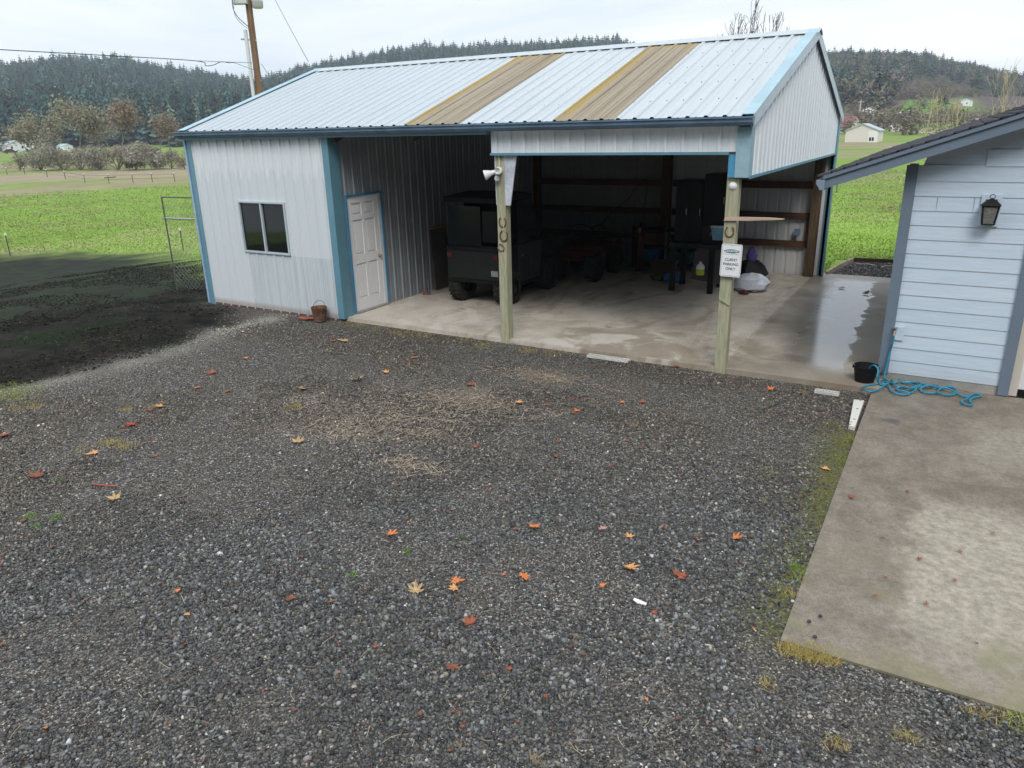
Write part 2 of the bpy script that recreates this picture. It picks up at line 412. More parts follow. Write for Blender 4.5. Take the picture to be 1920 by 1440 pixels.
azs=NR.uniform(_az[1]-.02,_az[-2]+.05,N);rs=np.sqrt(NR.uniform(180**2,1150**2,N))
X=CAM[0]+rs*np.sin(azs);Y=CAM[1]+rs*np.cos(azs);Z=H(X,Y)
_,fo=colour_far(X,Y,Z)
te=np.interp(azs,_az,_te);vis=rs<(860-120*(azs>AZR))
keep=(NR.random(N)<fo)&vis
P=np.stack([X,Y,Z-.3],-1)[keep];azk=azs[keep]
rt=azk>AZR
dec=NR.random(len(P))<np.where(rt,.42,.13)
cl=fbm(P[:,0]/60,P[:,1]/60,77)
dec|=(cl>.60)&(NR.random(len(P))<.45)
h=NR.normal(14,3.4,len(P)).clip(6,23);h=np.where(rt,h*.66,h)
base=np.where(NR.random((len(P),1))<.6,np.array([[.026,.056,.050]]),np.array([[.046,.070,.050]]))*NR.lognormal(0,.45,(len(P),1)).clip(.35,2.6)
pc=P[~dec];V1,T1,C1=scatter(con,pc,h[~dec],h[~dec]*NR.uniform(.95,1.45,len(pc)),base[~dec])
pd=P[dec];hd=NR.uniform(7,12,len(pd));bd=np.where(NR.random((len(pd),1))<.5,np.array([[.17,.145,.12]]),np.array([[.12,.125,.075]]))*NR.uniform(.6,1.3,(len(pd),1))
t=NT('forest_foliage');t.P(t.attr('col'),.9,0,.1);M_forest=t.m
o=npmesh('conifer_forest',V1,T1,M_forest,C1);tag(o,'dark blue green conifer forest covering the hills behind the shed','forest',kind='stuff')
V2,T2,C2=scatter(puf,pd,hd,hd*1.0,bd)
az3=NR.uniform(math.atan2(*ray(1585,230)[:2]),math.atan2(*ray(1990,230)[:2]),700);r3=NR.uniform(185,345,700)
x3,y3=CAM[0]+r3*np.sin(az3),CAM[1]+r3*np.cos(az3);k3=(fbm(x3/22,y3/22,88)>.47)
q3=np.stack([x3,y3,H(x3,y3)-.2],-1)[k3];h3=NR.uniform(2.2,5.2,len(q3))
az4=NR.uniform(math.atan2(*ray(1640,230)[:2]),math.atan2(*ray(1990,230)[:2]),3600);r4=NR.uniform(345,640,3600);x4,y4=CAM[0]+r4*np.sin(az4),CAM[1]+r4*np.cos(az4);z4=H(x4,y4);el4=(z4-CAM[2])/r4*F;k4=(el4>26)&(el4<60);q3=np.concatenate([q3,np.stack([x4,y4,z4-.2],-1)[k4]]);h3=np.concatenate([h3,NR.uniform(1.5,4.5,k4.sum())])
V3,T3,C3=scatter(puf,q3,h3,h3*1.3,np.where(NR.random((len(q3),1))<.5,np.array([[.19,.15,.13]]),np.array([[.16,.15,.09]]))*NR.uniform(.6,1.3,(len(q3),1)))
T2=np.concatenate([T2,T3+len(V2)]);V2=np.concatenate([V2,V3]);C2=np.concatenate([C2,C3])
o=npmesh('bare_woodland',V2,T2,M_forest,C2);tag(o,'grey leafless woodland mixed among the hill conifers','forest',kind='stuff')
# conifers standing behind the viewpoint: they are what the shed window mirrors
az5=YAW+NR.uniform(1.75,4.53,420);r5=NR.uniform(20,46,420);q5=np.stack([CAM[0]+r5*np.sin(az5),CAM[1]+r5*np.cos(az5),np.full(420,-1.6)],-1);h5=NR.uniform(13,21,420)
V5,T5,C5=scatter(con,q5,h5,h5*NR.uniform(.8,1.2,420),np.array([[.022,.045,.03]])*NR.uniform(.6,1.5,(420,1)))
o=npmesh('treeline',V5,T5,M_forest,C5);tag(o,'dark conifer treeline facing the shed across the yard','trees',kind='stuff')
# ================================================================ GRASS
def blades(P,h,w,cols,lean=.5,name='grass',mat=None):
    n=len(P);a=NR.random(n)*6.283;l=NR.normal(size=(n,2))*lean*h[:,None]
    dx=np.cos(a)*w/2;dy=np.sin(a)*w/2
    v=np.zeros((n,3,3));v[:,0]=P+np.stack([-dx,-dy,0*dx],-1);v[:,1]=P+np.stack([dx,dy,0*dx],-1);v[:,2]=P+np.stack([l[:,0],l[:,1],h],-1)
    c=np.repeat(cols[:,None,:],3,1)
    return npmesh(name,v.reshape(-1,3),np.arange(3*n).reshape(-1,3),mat,c.reshape(-1,3))
t=NT('grass_blade');t.P(t.attr('col'),.7,0,.2);M_blade=t.m
def hit_many(pxs,pys):
    out=[]
    for a,b in zip(pxs,pys):
        p,d=hit(a,b)
        out.append((*p,d))
    return np.array(out)
def band(n,x0,x1,y0,y1,pw=1.):
    px=NR.uniform(x0,x1,n);py=y0+(y1-y0)*NR.random(n)**pw
    D=np.array([ray(a,b) for a,b in zip(px,py)]);D/=np.hypot(D[:,0],D[:,1])[:,None]
    tt=np.full(n,4.);done=np.zeros(n,bool)
    for _ in range(420):
        p=CAM+D*tt[:,None];b=p[:,2]<H(p[:,0],p[:,1]);done|=b;tt=np.where(done,tt,tt*1.01)
    p=CAM+D*tt[:,None];p[:,2]=H(p[:,0],p[:,1]);return p,tt
pL,tL=band(46000,-60,420,330,560);pR,tR=band(30000,1530,1760,300,560)
pp=np.concatenate([pL,pR]);tt=np.concatenate([tL,tR])
dd,_,_,_=landcover(pp[:,0],pp[:,1])
ok=(dd<NR.random(len(pp))*.6)&(tt<80)&~inpoly(pp[:,0],pp[:,1],YARD)&~((pp[:,0]>-.05)&(pp[:,0]<9)&(pp[:,1]<9.7))&~inpoly(pp[:,0],pp[:,1],[(.2,9.5),(1.3,9.7),(6,15),(6,9)])&~((pp[:,0]>-10.4)&(pp[:,0]<.1)&(pp[:,1]<7.3))
pp=pp[ok];tt=tt[ok]
cn=fbm(pp[:,0]/2.2,pp[:,1]/2.2,61)
gc=np.array([[.19,.33,.04]])+(np.array([[.32,.46,.095]])-np.array([[.19,.33,.04]]))*NR.random((len(pp),1))
dryp=np.where(pp[:,0]<-5,.14+.22*sstep(30,48,tt),.08+.5*sstep(33,48,tt))
isd=NR.random(len(pp))<dryp*sstep(.35,.6,cn)*2
gc=np.where(isd[:,None],np.array([[.30,.25,.14]])*NR.uniform(.6,1.2,(len(pp),1)),gc*np.where(NR.random((len(pp),1))<.07,.6,1.))
o=blades(pp,NR.uniform(.02,.05,len(pp))*(1+tt/60),.010+tt*.0007,gc,1.1,'grass',M_blade);tag(o,'short bright green pasture grass','grass',kind='stuff')
# dry grass and moss tufts along slab edges and in the gravel
TP=[];TC=[];TH=[]
def tuft(x,y,n,r,h,c):
    for _ in range(n):
        a=R.random()*6.28;q=r*R.random()**.6
        TP.append((x+q*math.cos(a),y+q*math.sin(a),float(H(x,y))));TH.append(h*R.uniform(.5,1.2));k=R.uniform(.7,1.25);TC.append(mul(c,k))
YEL=(.42,.33,.11);GRN=(.13,.26,.03);TAN=(.36,.28,.17)
for px,py,n,r,c in((640,596,60,.2,YEL),(665,603,80,.25,YEL),(720,612,70,.25,YEL),(755,618,90,.22,YEL),(785,622,80,.2,YEL),(870,632,50,.2,YEL),(905,640,60,.15,YEL),(990,650,70,.15,YEL),(1040,655,60,.2,YEL),(1075,652,50,.15,YEL),
  (20,740,260,.42,(.3,.36,.06)),(-15,735,240,.45,(.28,.36,.06)),(45,760,90,.2,YEL),(70,760,60,.12,YEL),(238,765,50,.09,YEL),(292,758,40,.1,YEL),(196,827,60,.1,YEL),(215,828,60,.1,YEL),(240,833,70,.12,YEL),(150,838,24,.07,YEL),(108,898,20,.07,GRN),(548,758,60,.12,YEL),(555,762,40,.1,YEL),(1188,792,26,.08,TAN),
  (1480,1212,120,.08,YEL),(1505,1217,150,.1,YEL),(1530,1222,150,.1,YEL),(1555,1230,110,.08,YEL),(1568,1390,50,.07,YEL),(1440,1278,30,.06,YEL),(1700,1374,50,.07,YEL),(1005,1425,40,.05,TAN),(865,1395,20,.04,TAN),(1830,1330,40,.06,YEL),(1865,1342,50,.08,YEL),(1905,1350,60,.08,(.3,.34,.07)),(1480,1105,40,.07,YEL),(1500,1080,40,.07,(.25,.3,.05)),(1490,1060,30,.06,GRN),(55,965,28,.06,GRN),(106,967,24,.05,GRN),(66,985,16,.04,GRN),(868,1003,10,.03,GRN),(764,1030,14,.03,GRN),(660,1075,12,.03,GRN),(1560,790,40,.1,(.25,.24,.06)),(1600,820,60,.1,(.28,.26,.07)),(1585,860,40,.1,(.22,.24,.05)),(1440,885,60,.12,(.25,.22,.1)),(1440,940,20,.08,TAN)):
    c_=pl(px,py);tuft(c_[0],c_[1],n*2,r,.038 if c is YEL or c is TAN else .05,c)
for _ in range(3200):
    y=R.uniform(-5.25,-1.3);x=1.69-abs(R.gauss(0,.15));
    if R.random()<.8: tuft(x,y,1,.02,.022,R.choice([(.13,.17,.03),(.22,.21,.05),(.13,.24,.03),(.16,.15,.05)]))
for _ in range(500):
    x=R.uniform(-6.7,1.6);tuft(x,-.02-abs(R.gauss(0,.07)),1,.02,.03,R.choice([YEL,TAN,(.2,.2,.06)]))
TP=np.array(TP);o=blades(TP,np.array(TH),np.full(len(TP),.0045),np.array(TC),.8,'dry_grass',M_blade);tag(o,'yellowed dry grass tufts at the slab edges and in the gravel','grass',kind='stuff')
# straw and twigs lying on the gravel
SP=[];SC=[]
def straw(x,y,l,w,c,z=0):
    z=float(H(x,y))+.022
    a=R.random()*6.28;b=a+R.gauss(0,.3);d=(math.cos(a)*l/2,math.sin(a)*l/2);e=(math.cos(b)*l/2,math.sin(b)*l/2);nxx,nyy=-math.sin(a)*w,math.cos(a)*w
    z1,z2,z3=[z+R.uniform(0,.014) for _ in range(3)]
    SP.extend([(x-d[0]-nxx,y-d[1]-nyy,z1),(x-d[0]+nxx,y-d[1]+nyy,z1),(x+nxx,y+nyy,z2),(x-nxx,y-nyy,z2),(x-nxx,y-nyy,z2),(x+nxx,y+nyy,z2),(x+e[0]+nxx,y+e[1]+nyy,z3),(x+e[0]-nxx,y+e[1]-nyy,z3)]);SC.extend([c]*8)
for px,py,rx,ry,n in((870,755,1.0,.5,420),(1010,700,.75,.28,220),(760,785,.9,.4,260),(770,870,.35,.18,90),(1000,640,1.2,.12,160),(620,800,.5,.3,80)):
    c_=pl(px,py)
    for _ in range(n):straw(c_[0]+R.gauss(0,rx*.6),c_[1]+R.gauss(0,ry*.6),R.uniform(.05,.16),.0022,mul((.46,.36,.26),R.uniform(.55,1.3)))
for _ in range(150):
    px,py=R.uniform(-60,1500),R.uniform(640,1435);c_=pl(px,py)
    if c_[1]<-.1 and c_[0]<1.6:straw(c_[0],c_[1],R.uniform(.03,.13),.0017,R.choice([(.35,.27,.18),(.28,.2,.12),(.42,.35,.25)]),-.038)
SP=np.array(SP);o=npmesh('straw',SP,np.arange(len(SP)).reshape(-1,4),M_blade,np.array(SC));tag(o,'scattered straw and thin twigs on the dark gravel','straw',kind='stuff')
# ================================================================ GRAVEL STONES
phi=(1+5**.5)/2
ICO=np.array([(-1,phi,0),(1,phi,0),(-1,-phi,0),(1,-phi,0),(0,-1,phi),(0,1,phi),(0,-1,-phi),(0,1,-phi),(phi,0,-1),(phi,0,1),(-phi,0,-1),(-phi,0,1)])/math.sqrt(1+phi*phi)
ICF=np.array([(0,11,5),(0,5,1),(0,1,7),(0,7,10),(0,10,11),(1,5,9),(5,11,4),(11,10,2),(10,7,6),(7,1,8),(3,9,4),(3,4,2),(3,2,6),(3,6,8),(3,8,9),(4,9,5),(2,4,11),(6,2,10),(8,6,7),(9,8,1)])
OCT=np.array([(1,0,0),(-1,0,0),(0,1,0),(0,-1,0),(0,0,1),(0,0,-1.)]);OCF=np.array([(0,2,4),(2,1,4),(1,3,4),(3,0,4),(2,0,5),(1,2,5),(3,1,5),(0,3,5)])
def stones(name,X,Y,zoff,rad,cols,ico,mat):
    n=len(X);B,FF=(ICO,ICF) if ico else (OCT,OCF)
    k=len(B);v=B[None]*(1+NR.normal(size=(n,k,1))*.16)
    s=np.stack([NR.uniform(.8,1.35,n),NR.uniform(.65,1.05,n),NR.uniform(.42,.75,n)],-1)*rad[:,None]
    v=v*s[:,None,:]
    q=NR.normal(size=(n,4));q[:,1:3]*=.32;q/=np.linalg.norm(q,axis=1)[:,None]
    w,x,y,z=q.T
    M=np.stack([1-2*(y*y+z*z),2*(x*y-z*w),2*(x*z+y*w),2*(x*y+z*w),1-2*(x*x+z*z),2*(y*z-x*w),2*(x*z-y*w),2*(y*z+x*w),1-2*(x*x+y*y)],-1).reshape(n,3,3)
    v=np.einsum('nij,nkj->nki',M,v)
    v[:,:,0]+=X[:,None];v[:,:,1]+=Y[:,None];v[:,:,2]+=(H(X,Y)+zoff)[:,None]
    fcs=(FF[None]+(np.arange(n)*k)[:,None,None]).reshape(-1,3)
    return npmesh(name,v.reshape(-1,3),fcs,mat,np.repeat(cols,k,0))
def stone_cols(n):
    u=NR.random(n);g=NR.lognormal(math.log(.072),.66,n).clip(.014,.29)
    tint=np.stack([g*NR.uniform(.93,1.08,n),g*NR.uniform(.97,1.04,n),g*NR.uniform(.90,1.07,n)],-1)
    tan=u<.09;tint[tan]=(g[tan]*1.5)[:,None]*np.array([1.12,1.0,.8])
    wh=u>.996;tint[wh]=NR.uniform(.3,.72,(wh.sum(),1))*np.array([[1,1,.98]])
    rd=(u>.965)&(u<.975);tint[rd]=np.array([[.14,.07,.05]])*NR.uniform(.6,1.3,(rd.sum(),1))
    return tint
t=NT('gravel_stone');t.P(t.mix(.35,t.attr('col'),t.mix(t.noise(260,3),(.55,.55,.55),(1.25,1.25,1.25)),'MULTIPLY'),.55,0,.45);M_stone=t.m
N=900000
px=NR.uniform(-180,2060,N);py=NR.uniform(585,1600,N)
# sample uniformly over ground area
X=NR.uniform(-9.5,4.6,N);Y=NR.uniform(-9.2,.1,N)
dist=np.hypot(X-CAM[0],Y-CAM[1])
azv=np.arctan2(X-CAM[0],Y-CAM[1])
infr=(azv>YAW-.72)&(azv<YAW+.72)
cz=fbm(X/1.1,Y/1.1,91)
coarse=sstep(.42,.56,cz)
d1,s1,m1,t1=landcover(X,Y)
keep=infr&inpoly(X,Y,[(-9.6,-9.3),(4.7,-9.3),(4.7,-5.36),(1.69,-5.36),(1.69,-.02),(-6.8,-.02),(-9.6,-.1)])
nrd=dist<6.2;keep&=NR.random(N)<np.interp(dist,[3,7,9.5,13],[.85,.7,.55,.45])*(.55+.45*coarse)*(1-d1)**2*(1-.72*t1)*(1-.6*m1)
X=X[keep];Y=Y[keep];coarse=coarse[keep];dist=dist[keep];s1=s1[keep]
rad=NR.lognormal(math.log(.0086),.33,len(X)).clip(.004,.022)*(.74+.5*coarse)
cols=stone_cols(len(X))*(.70+.62*fbm(X/1.6+5,Y/1.1,123))[:,None];wm=sstep(5.5,8.5,dist)[:,None];cols=cols*(1-wm)+cols*np.array([[1.22,1.08,.93]])*wm;sd=NR.random(len(X))<s1*.8;cols[sd]=np.array([[.36,.34,.29]])*NR.uniform(.5,1.4,(sd.sum(),1))
nr_=dist<6.0
a=stones('gravel',X[nr_],Y[nr_],rad[nr_]*.25,rad[nr_],cols[nr_],True,M_stone);tag(a,'loose dark grey gravel stones in front of the shed','gravel',kind='stuff')
a=stones('gravel',X[~nr_],Y[~nr_],rad[~nr_]*.25,rad[~nr_],cols[~nr_],False,M_stone);tag(a,'finer dark gravel stones farther out toward the shed','gravel',kind='stuff')
t=NT('wet_soil');t.P(t.attr('col'),.9,0,.04);M_clod=t.m
Nd=90000;X=NR.uniform(-22,-7.5,Nd);Y=NR.uniform(-9,5,Nd);k=inpoly(X,Y,DIRT)&(fbm(X*.9,Y*.9,17)>.42);X,Y=X[k],Y[k]
dd_,_,_,_=landcover(X,Y);k=dd_>.5;X,Y=X[k],Y[k];rd_=NR.lognormal(math.log(.016),.4,len(X)).clip(.006,.045)
a=stones('soil_clods',X,Y,-rd_*.15,rd_,np.array([[.016,.0145,.0125]])*NR.lognormal(0,.6,(len(X),1)),False,M_clod);tag(a,'dark wet soil clods on the bare ground left of the shed','soil',kind='stuff')
qx=NR.uniform(-21,-9,9000);qy=NR.uniform(-8,5,9000);k=inpoly(qx,qy,DIRT)&(fbm(qx*.7,qy*.7,19)>.52);qx,qy=qx[k],qy[k]
o=blades(np.stack([qx,qy,H(qx,qy)],-1),NR.uniform(.02,.06,len(qx)),np.full(len(qx),.018),np.array([[.035,.065,.018]])*NR.uniform(.4,1.4,(len(qx),1)),.9,'weed_growth',M_blade);tag(o,'sparse dark weeds on the bare ground left of the shed','weeds',kind='stuff')
# ================================================================ CONCRETE
def concrete(name,wetfn=None,dryblob=None,c1=(.45,.395,.325),c2=(.62,.565,.49)):
    t=NT(name);n1=t.noise(.8,5,.6,dist=.4);n2=t.noise(4,6,.65);n3=t.noise(40,4,.7);x,y,z=t.xyz()
    col=t.mix(t.ramp(t.fmix(.4,n1,n2),.38,.62),c1,c2)
    sm=t.noise(1.1,5,.6,t.scaled((1,.35,1)),1.2)
    col=t.mix(t.math('MULTIPLY',t.ramp(sm,.52,.68),.62),col,(.20,.155,.105))
    col=t.mix(t.math('MULTIPLY',t.ramp(n3,.3,.75),.28),col,mul(c1,.6));gn=t.fmix(.5,t.noise(150,3,.8),t.noise(38,5,.75));col=t.mix(1.,col,t.mix(t.ramp(gn,.38,.62),(.70,.69,.68),(1.18,1.18,1.18)),'MULTIPLY')
    col=t.mix(t.math('MULTIPLY',t.ramp(t.vor(9,out='Distance'),.10,.03),t.ramp(t.noise(1.7,2),.5,.62)),col,(.10,.085,.07))
    rough=t.fmix(n2,.7,.9)
    if wetfn: col,rough=wetfn(t,x,y,col,rough,n1,n2)
    t.bump(t.fmix(.5,n2,n3),.12,.01)
    return t.P(col,rough,0,t.fmix(t.ramp(rough,.4,.12),.4,1.))
def wet_slab(t,x,y,col,rough,n1,n2):
    # walkway east of the joint: damp all over with a standing film of water down its middle
    damp=t.ramp(x,-.17,-.16)
    dampm=t.math('MULTIPLY',damp,t.ramp(n1,.75,.35))
    xe=t.math('ADD',x,t.math('MULTIPLY',t.math('SUBTRACT',t.noise(2.4,6,.7),.5),.55))
    c0=t.math('ADD',.98,t.math('MULTIPLY',y,-.035))
    film_r=t.ramp(xe,t.math('ADD',c0,.36),t.math('ADD',c0,.30)); film_l=t.ramp(xe,t.math('ADD',c0,-.8),t.math('ADD',c0,-.15))
    film=t.math('MULTIPLY',t.math('MULTIPLY',film_r,film_l),t.math('MULTIPLY',damp,t.math('MULTIPLY',t.ramp(y,.1,1.0),t.ramp(y,7.5,6.6))))
    col=t.mix(t.math('MULTIPLY',dampm,.68),col,(.20,.165,.125))
    col=t.mix(t.math('MULTIPLY',film,.6),col,(.10,.095,.09))
    # dry pale patches near the posts
    dry=t.math('MULTIPLY',t.ramp(t.noise(.9,5,.65,dist=.7),.52,.58),t.ramp(y,3.2,1.6))
    dry=t.math('MULTIPLY',dry,t.ramp(x,-.1,-.2))
    col=t.mix(t.math('MULTIPLY',dry,.75),col,(.56,.52,.46))
    # brown oily band inside the first bay
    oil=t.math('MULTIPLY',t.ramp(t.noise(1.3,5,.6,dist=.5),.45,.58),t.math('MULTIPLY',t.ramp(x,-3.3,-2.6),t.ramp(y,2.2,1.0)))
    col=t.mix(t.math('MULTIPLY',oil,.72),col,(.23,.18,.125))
    rough=t.fmix(dampm,rough,.5); rough=t.fmix(film,rough,.09)
    return col,rough
def drive(t,x,y,col,rough,n1,n2):
    xe=t.math('ADD',x,t.math('MULTIPLY',t.math('SUBTRACT',t.noise(2.2,6,.7),.5),1.0))
    ye=t.math('ADD',y,t.math('MULTIPLY',t.math('SUBTRACT',t.noise(2.6,6,.7,t.scaled((1,1.3,1))),.5),1.1))
    blob=t.math('MULTIPLY',t.ramp(xe,2.25,2.45),t.math('MULTIPLY',t.ramp(ye,-2.6,-3.1),t.ramp(ye,-5.6,-4.3)))
    blob2=t.math('MULTIPLY',t.ramp(xe,2.5,2.9),t.math('MULTIPLY',t.ramp(ye,-.4,-.9),t.ramp(ye,-2.2,-1.3)))
    col=t.mix(.82,col,t.mix(t.ramp(n2,.3,.7),(.108,.089,.067),(.178,.148,.114)))
    g2=t.fmix(.5,t.noise(120,3,.8),t.noise(30,5,.75));col=t.mix(1.,col,t.mix(t.ramp(g2,.38,.62),(.74,.73,.72),(1.2,1.2,1.2)),'MULTIPLY')
    col=t.mix(t.math('MULTIPLY',t.math('MAXIMUM',blob,t.math('MULTIPLY',blob2,.6)),.85),col,t.mix(t.ramp(t.fmix(.4,t.noise(16,5,.7),t.noise(110,3,.8)),.36,.64),(.23,.20,.155),(.43,.39,.315)))
    col=t.mix(t.math('MULTIPLY',t.math('MULTIPLY',t.ramp(t.noise(1.6,5,.6),.5,.64),.6),t.ramp(y,-3.4,-4.9)),col,(.20,.185,.10))
    # oil spot and a hairline crack
    dx=t.math('SUBTRACT',x,2.0);dy=t.math('ADD',y,.95)
    rr=t.math('ADD',t.math('SQRT',t.math('ADD',t.math('MULTIPLY',dx,dx),t.math('MULTIPLY',t.math('MULTIPLY',dy,dy),2.2))),t.math('MULTIPLY',t.math('SUBTRACT',n2,.5),.22))
    col=t.mix(t.math('MULTIPLY',t.ramp(rr,.17,.05),.75),col,(.075,.072,.075))
    ck=t.math('ABSOLUTE',t.math('SUBTRACT',y,t.math('ADD',t.math('ADD',-2.95,t.math('MULTIPLY',x,.235)),t.math('MULTIPLY',t.math('SUBTRACT',t.noise(5,4),.5),.12))))
    col=t.mix(t.math('MULTIPLY',t.math('MULTIPLY',t.ramp(ck,.008,.003),t.ramp(x,1.9,2.1)),.65),col,(.10,.09,.075))
    sp=t.ramp(t.vor(26,out='Distance'),.10,.06)
    col=t.mix(t.math('MULTIPLY',sp,t.ramp(t.noise(2.3,3),.58,.66)),col,(.06,.055,.05))
    return col,t.fmix(blob,.62,.88)
M_slab=concrete('barn_slab_concrete',wet_slab);M_drive=concrete('driveway_concrete',drive)
tag(MB().box((-6.82,.05,-.3),(-.185,7.15,0)).build('concrete_floor',M_slab),kind='structure')
tag(MB().box((-.178,.05,-.3),(1.72,7.5,0)).box((1.72,.05,-.3),(1.80,.5,-.002)).build('concrete_walkway',M_slab),kind='structure')
tag(MB().box((1.70,-5.3,-.3),(9.5,.044,-.012)).box((1.804,.044,-.3),(9.5,.476,-.012)).build('concrete_driveway',M_drive),kind='structure')
# thin mortar lip along the slab front
# ================================================================ POLE BARN
XL,XR,DD,EZ,RZ=-10.31,0.,7.2,3.07,4.37
EAVE=3.19;RY=3.6;RIDGE=4.40;SL=(RIDGE-EAVE)/(RY+.08)
barn=thing('pole_barn','white metal pole barn with teal trim, low gable roof and open vehicle bays','barn',(-5,3.5,0))
RIB=.2286
def prof(u0,u1,ph=0.):
    """rib profile samples (u, out)"""
    us=[(u0,0.)];k=math.floor((u0-ph)/RIB)-1
    while ph+k*RIB<u1+RIB:
        c=ph+k*RIB
        for du,h in((-.032,0),(-.017,.019),(.017,.019),(.032,0),(.09,0),(.098,.004),(.110,.004),(.118,0)):
            if u0<c+du<u1:us.append((c+du,h))
        k+=1
    # end height
    def hh(u):
        q=(u-ph+RIB/2)%RIB-RIB/2
        q=abs(q);return .019 if q<.017 else .019*(.032-q)/.015 if q<.032 else 0
    us[0]=(u0,hh(u0));us.append((u1,hh(u1)));us.sort();return us
def corr(mb,u0,u1,bot,top,normal,ph=0.):
    N_=Vector(normal);p=prof(u0,u1,ph);vs=[]
    for u,h in p:vs+=[Vector(bot(u))+N_*h,Vector(top(u))+N_*h]
    mb.add(vs,[(2*i,2*i+2,2*i+3,2*i+1) for i in range(len(p)-1)]);return mb
# materials -------------------------------------------------
t=NT('white_wall_panel');x,y,z=t.xyz()
wob=t.noise(1.,3,.5,t.scaled((9,9,.6)));tri=t.math('PINGPONG',t.math('ADD',x,t.math('MULTIPLY',wob,.12)),RIB/2)
edge=t.math('ADD',2.36,t.math('ADD',t.math('MULTIPLY',tri,1.7),t.math('MULTIPLY',t.math('SUBTRACT',t.noise(1.,4,.6,t.scaled((7,7,.4))),.5),1.1)))
dirty=t.ramp(t.math('SUBTRACT',z,edge),.05,-.06);dirty=t.math('MULTIPLY',dirty,t.math('MULTIPLY',t.ramp(y,.06,.04),t.ramp(x,-6.7,-6.75)))
st=t.noise(1.,5,.6,t.scaled((26,26,.5)))
col=t.mix(t.ramp(st,.35,.7),(.66,.71,.74),(.74,.78,.80))
col=t.mix(t.math('MULTIPLY',dirty,t.fmix(st,.5,.95)),col,t.mix(st,(.53,.585,.615),(.65,.695,.72)))
low=t.math('MULTIPLY',t.math('MULTIPLY',t.ramp(z,1.03,1.02),t.ramp(x,-9.06,-9.05)),t.ramp(y,.06,.04))
col=t.mix(t.math('MULTIPLY',low,t.fmix(t.ramp(st,.3,.6),.55,.2)),col,(.33,.40,.44))
col=t.mix(t.math('MULTIPLY',t.ramp(z,.10,.0),.5),col,(.25,.15,.10))
M_wall=t.P(col,.45,0,.4)
t=NT('white_roof_panel');v=t.noise(1.,4,.6,t.scaled((12,.8,.8)))
col=t.mix(t.ramp(v,.3,.7),(.39,.44,.468),(.435,.485,.51));col=t.mix(t.math('MULTIPLY',t.ramp(t.noise(2.5,5,.7),.58,.72),.25),col,(.45,.5,.5))
M_roof=t.P(col,.35,0,.5)
t=NT('fibreglass_skylight');x,y,z=t.xyz()
v=t.noise(1.,5,.6,t.scaled((34,.35,.35)),.1);v2=t.noise(3,4)
col=t.mix(t.ramp(v,.3,.7),(.205,.168,.122),(.35,.305,.232))
ed=t.math('PINGPONG',t.math('ADD',x,.035),.8)
m1=t.ramp(x,-4.90,-5.08);m2=t.math('MULTIPLY',t.ramp(x,-2.34,-2.55),t.ramp(x,-3.,-2.9))
moss=t.math('MULTIPLY',t.math('MAXIMUM',t.math('MULTIPLY',m1,1.),m2),t.ramp(v2,.2,.6))
top=t.math('MULTIPLY',t.ramp(y,2.7,3.6),t.ramp(v2,.35,.6))
col=t.mix(t.math('MULTIPLY',t.math('MAXIMUM',moss,t.math('MULTIPLY',top,.7)),.68),col,(.36,.25,.045))
col=t.mix(t.math('MULTIPLY',t.ramp(v2,.6,.75),.4),col,(.10,.085,.07))
M_sky=t.P(col,.75,0,.2)
M_galv=plain('galvanised_liner',(.27,.295,.325),.45,.1,.12,2.2)
t=NT('back_panel_painted_light');x,y,z=t.xyz();n_=t.noise(3,4);M_inside=t.P(t.mix(t.ramp(x,-3.43,-3.41),t.mix(n_,(.26,.265,.265),(.34,.345,.345)),t.mix(n_,(.55,.56,.56),(.64,.65,.65))),.5,0,.4)  # right bay painted paler for light entering the open side, left bay darker
# walls ------------------------------------------------------
wf=MB()
WX0,WX1,WZ0,WZ1=-9.13,-7.96,1.04,1.955
fr=lambda z0,z1:(lambda u:(u,0,z0),lambda u:(u,0,z1))
zb=lambda u:-.08
for a,b,z0,z1 in((XL+.05,WX0,-.06,EZ),(WX1,-6.9,-.06,EZ),(WX0,WX1,-.06,WZ0),(WX0,WX1,WZ1,EZ)):corr(wf,a,b,*fr(z0,z1),(0,-1,0),-9.98)
wf.build('front_wall',M_wall,barn)
rz=lambda y:EAVE-.02+SL*(min(y,DD-y)+.08)
sw=MB()
DY0,DY1,DZ=.31,1.20,2.06
for a,b,z0,zt in((.02,DY0,0,None),(DY1,DD-.02,0,None),(DY0,DY1,DZ,None)):
    ys=[a]+([RY] if a<RY<b else [])+[b]
    for p,q in zip(ys[:-1],ys[1:]):corr(sw,p,q,lambda u:(-6.82,u,z0+.0),lambda u:(-6.82,u,rz(u)-.12),(1,0,0),.1)
sw.build('room_side_wall',M_galv,barn)
lw=MB()
for p,q in((0,RY),(RY,DD)):corr(lw,p,q,lambda u:(XL,u,-.1),lambda u:(XL,u,rz(u)),(-1,0,0),.1)
lw.build('end_wall',M_wall,barn)
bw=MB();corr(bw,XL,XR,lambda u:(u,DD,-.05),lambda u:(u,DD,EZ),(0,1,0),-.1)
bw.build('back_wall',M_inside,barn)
gp=MB()
for p,q in((0.,RY),(RY,DD)):corr(gp,p,q,lambda u:(XR,u,2.49),lambda u:(XR,u,rz(u)),(1,0,0),.05)
gp.build('gable_panel',M_wall,barn)
hp=MB();corr(hp,-3.65,-.13,lambda u:(u,0,2.775),lambda u:(u,0,EZ),(0,-1,0),-.13)
hp.build('header_panel',M_wall,barn)
screws=MB()
for k in range(15):
    x=-3.65+RIB*(k+.4)
    if x<-.2:screws.cbox((x,-.004,2.83),(.006,.004,.006))
for k in range(10):screws.cbox((.004,.2+k*RIB*3.1,2.56),(.004,.006,.006))
pass
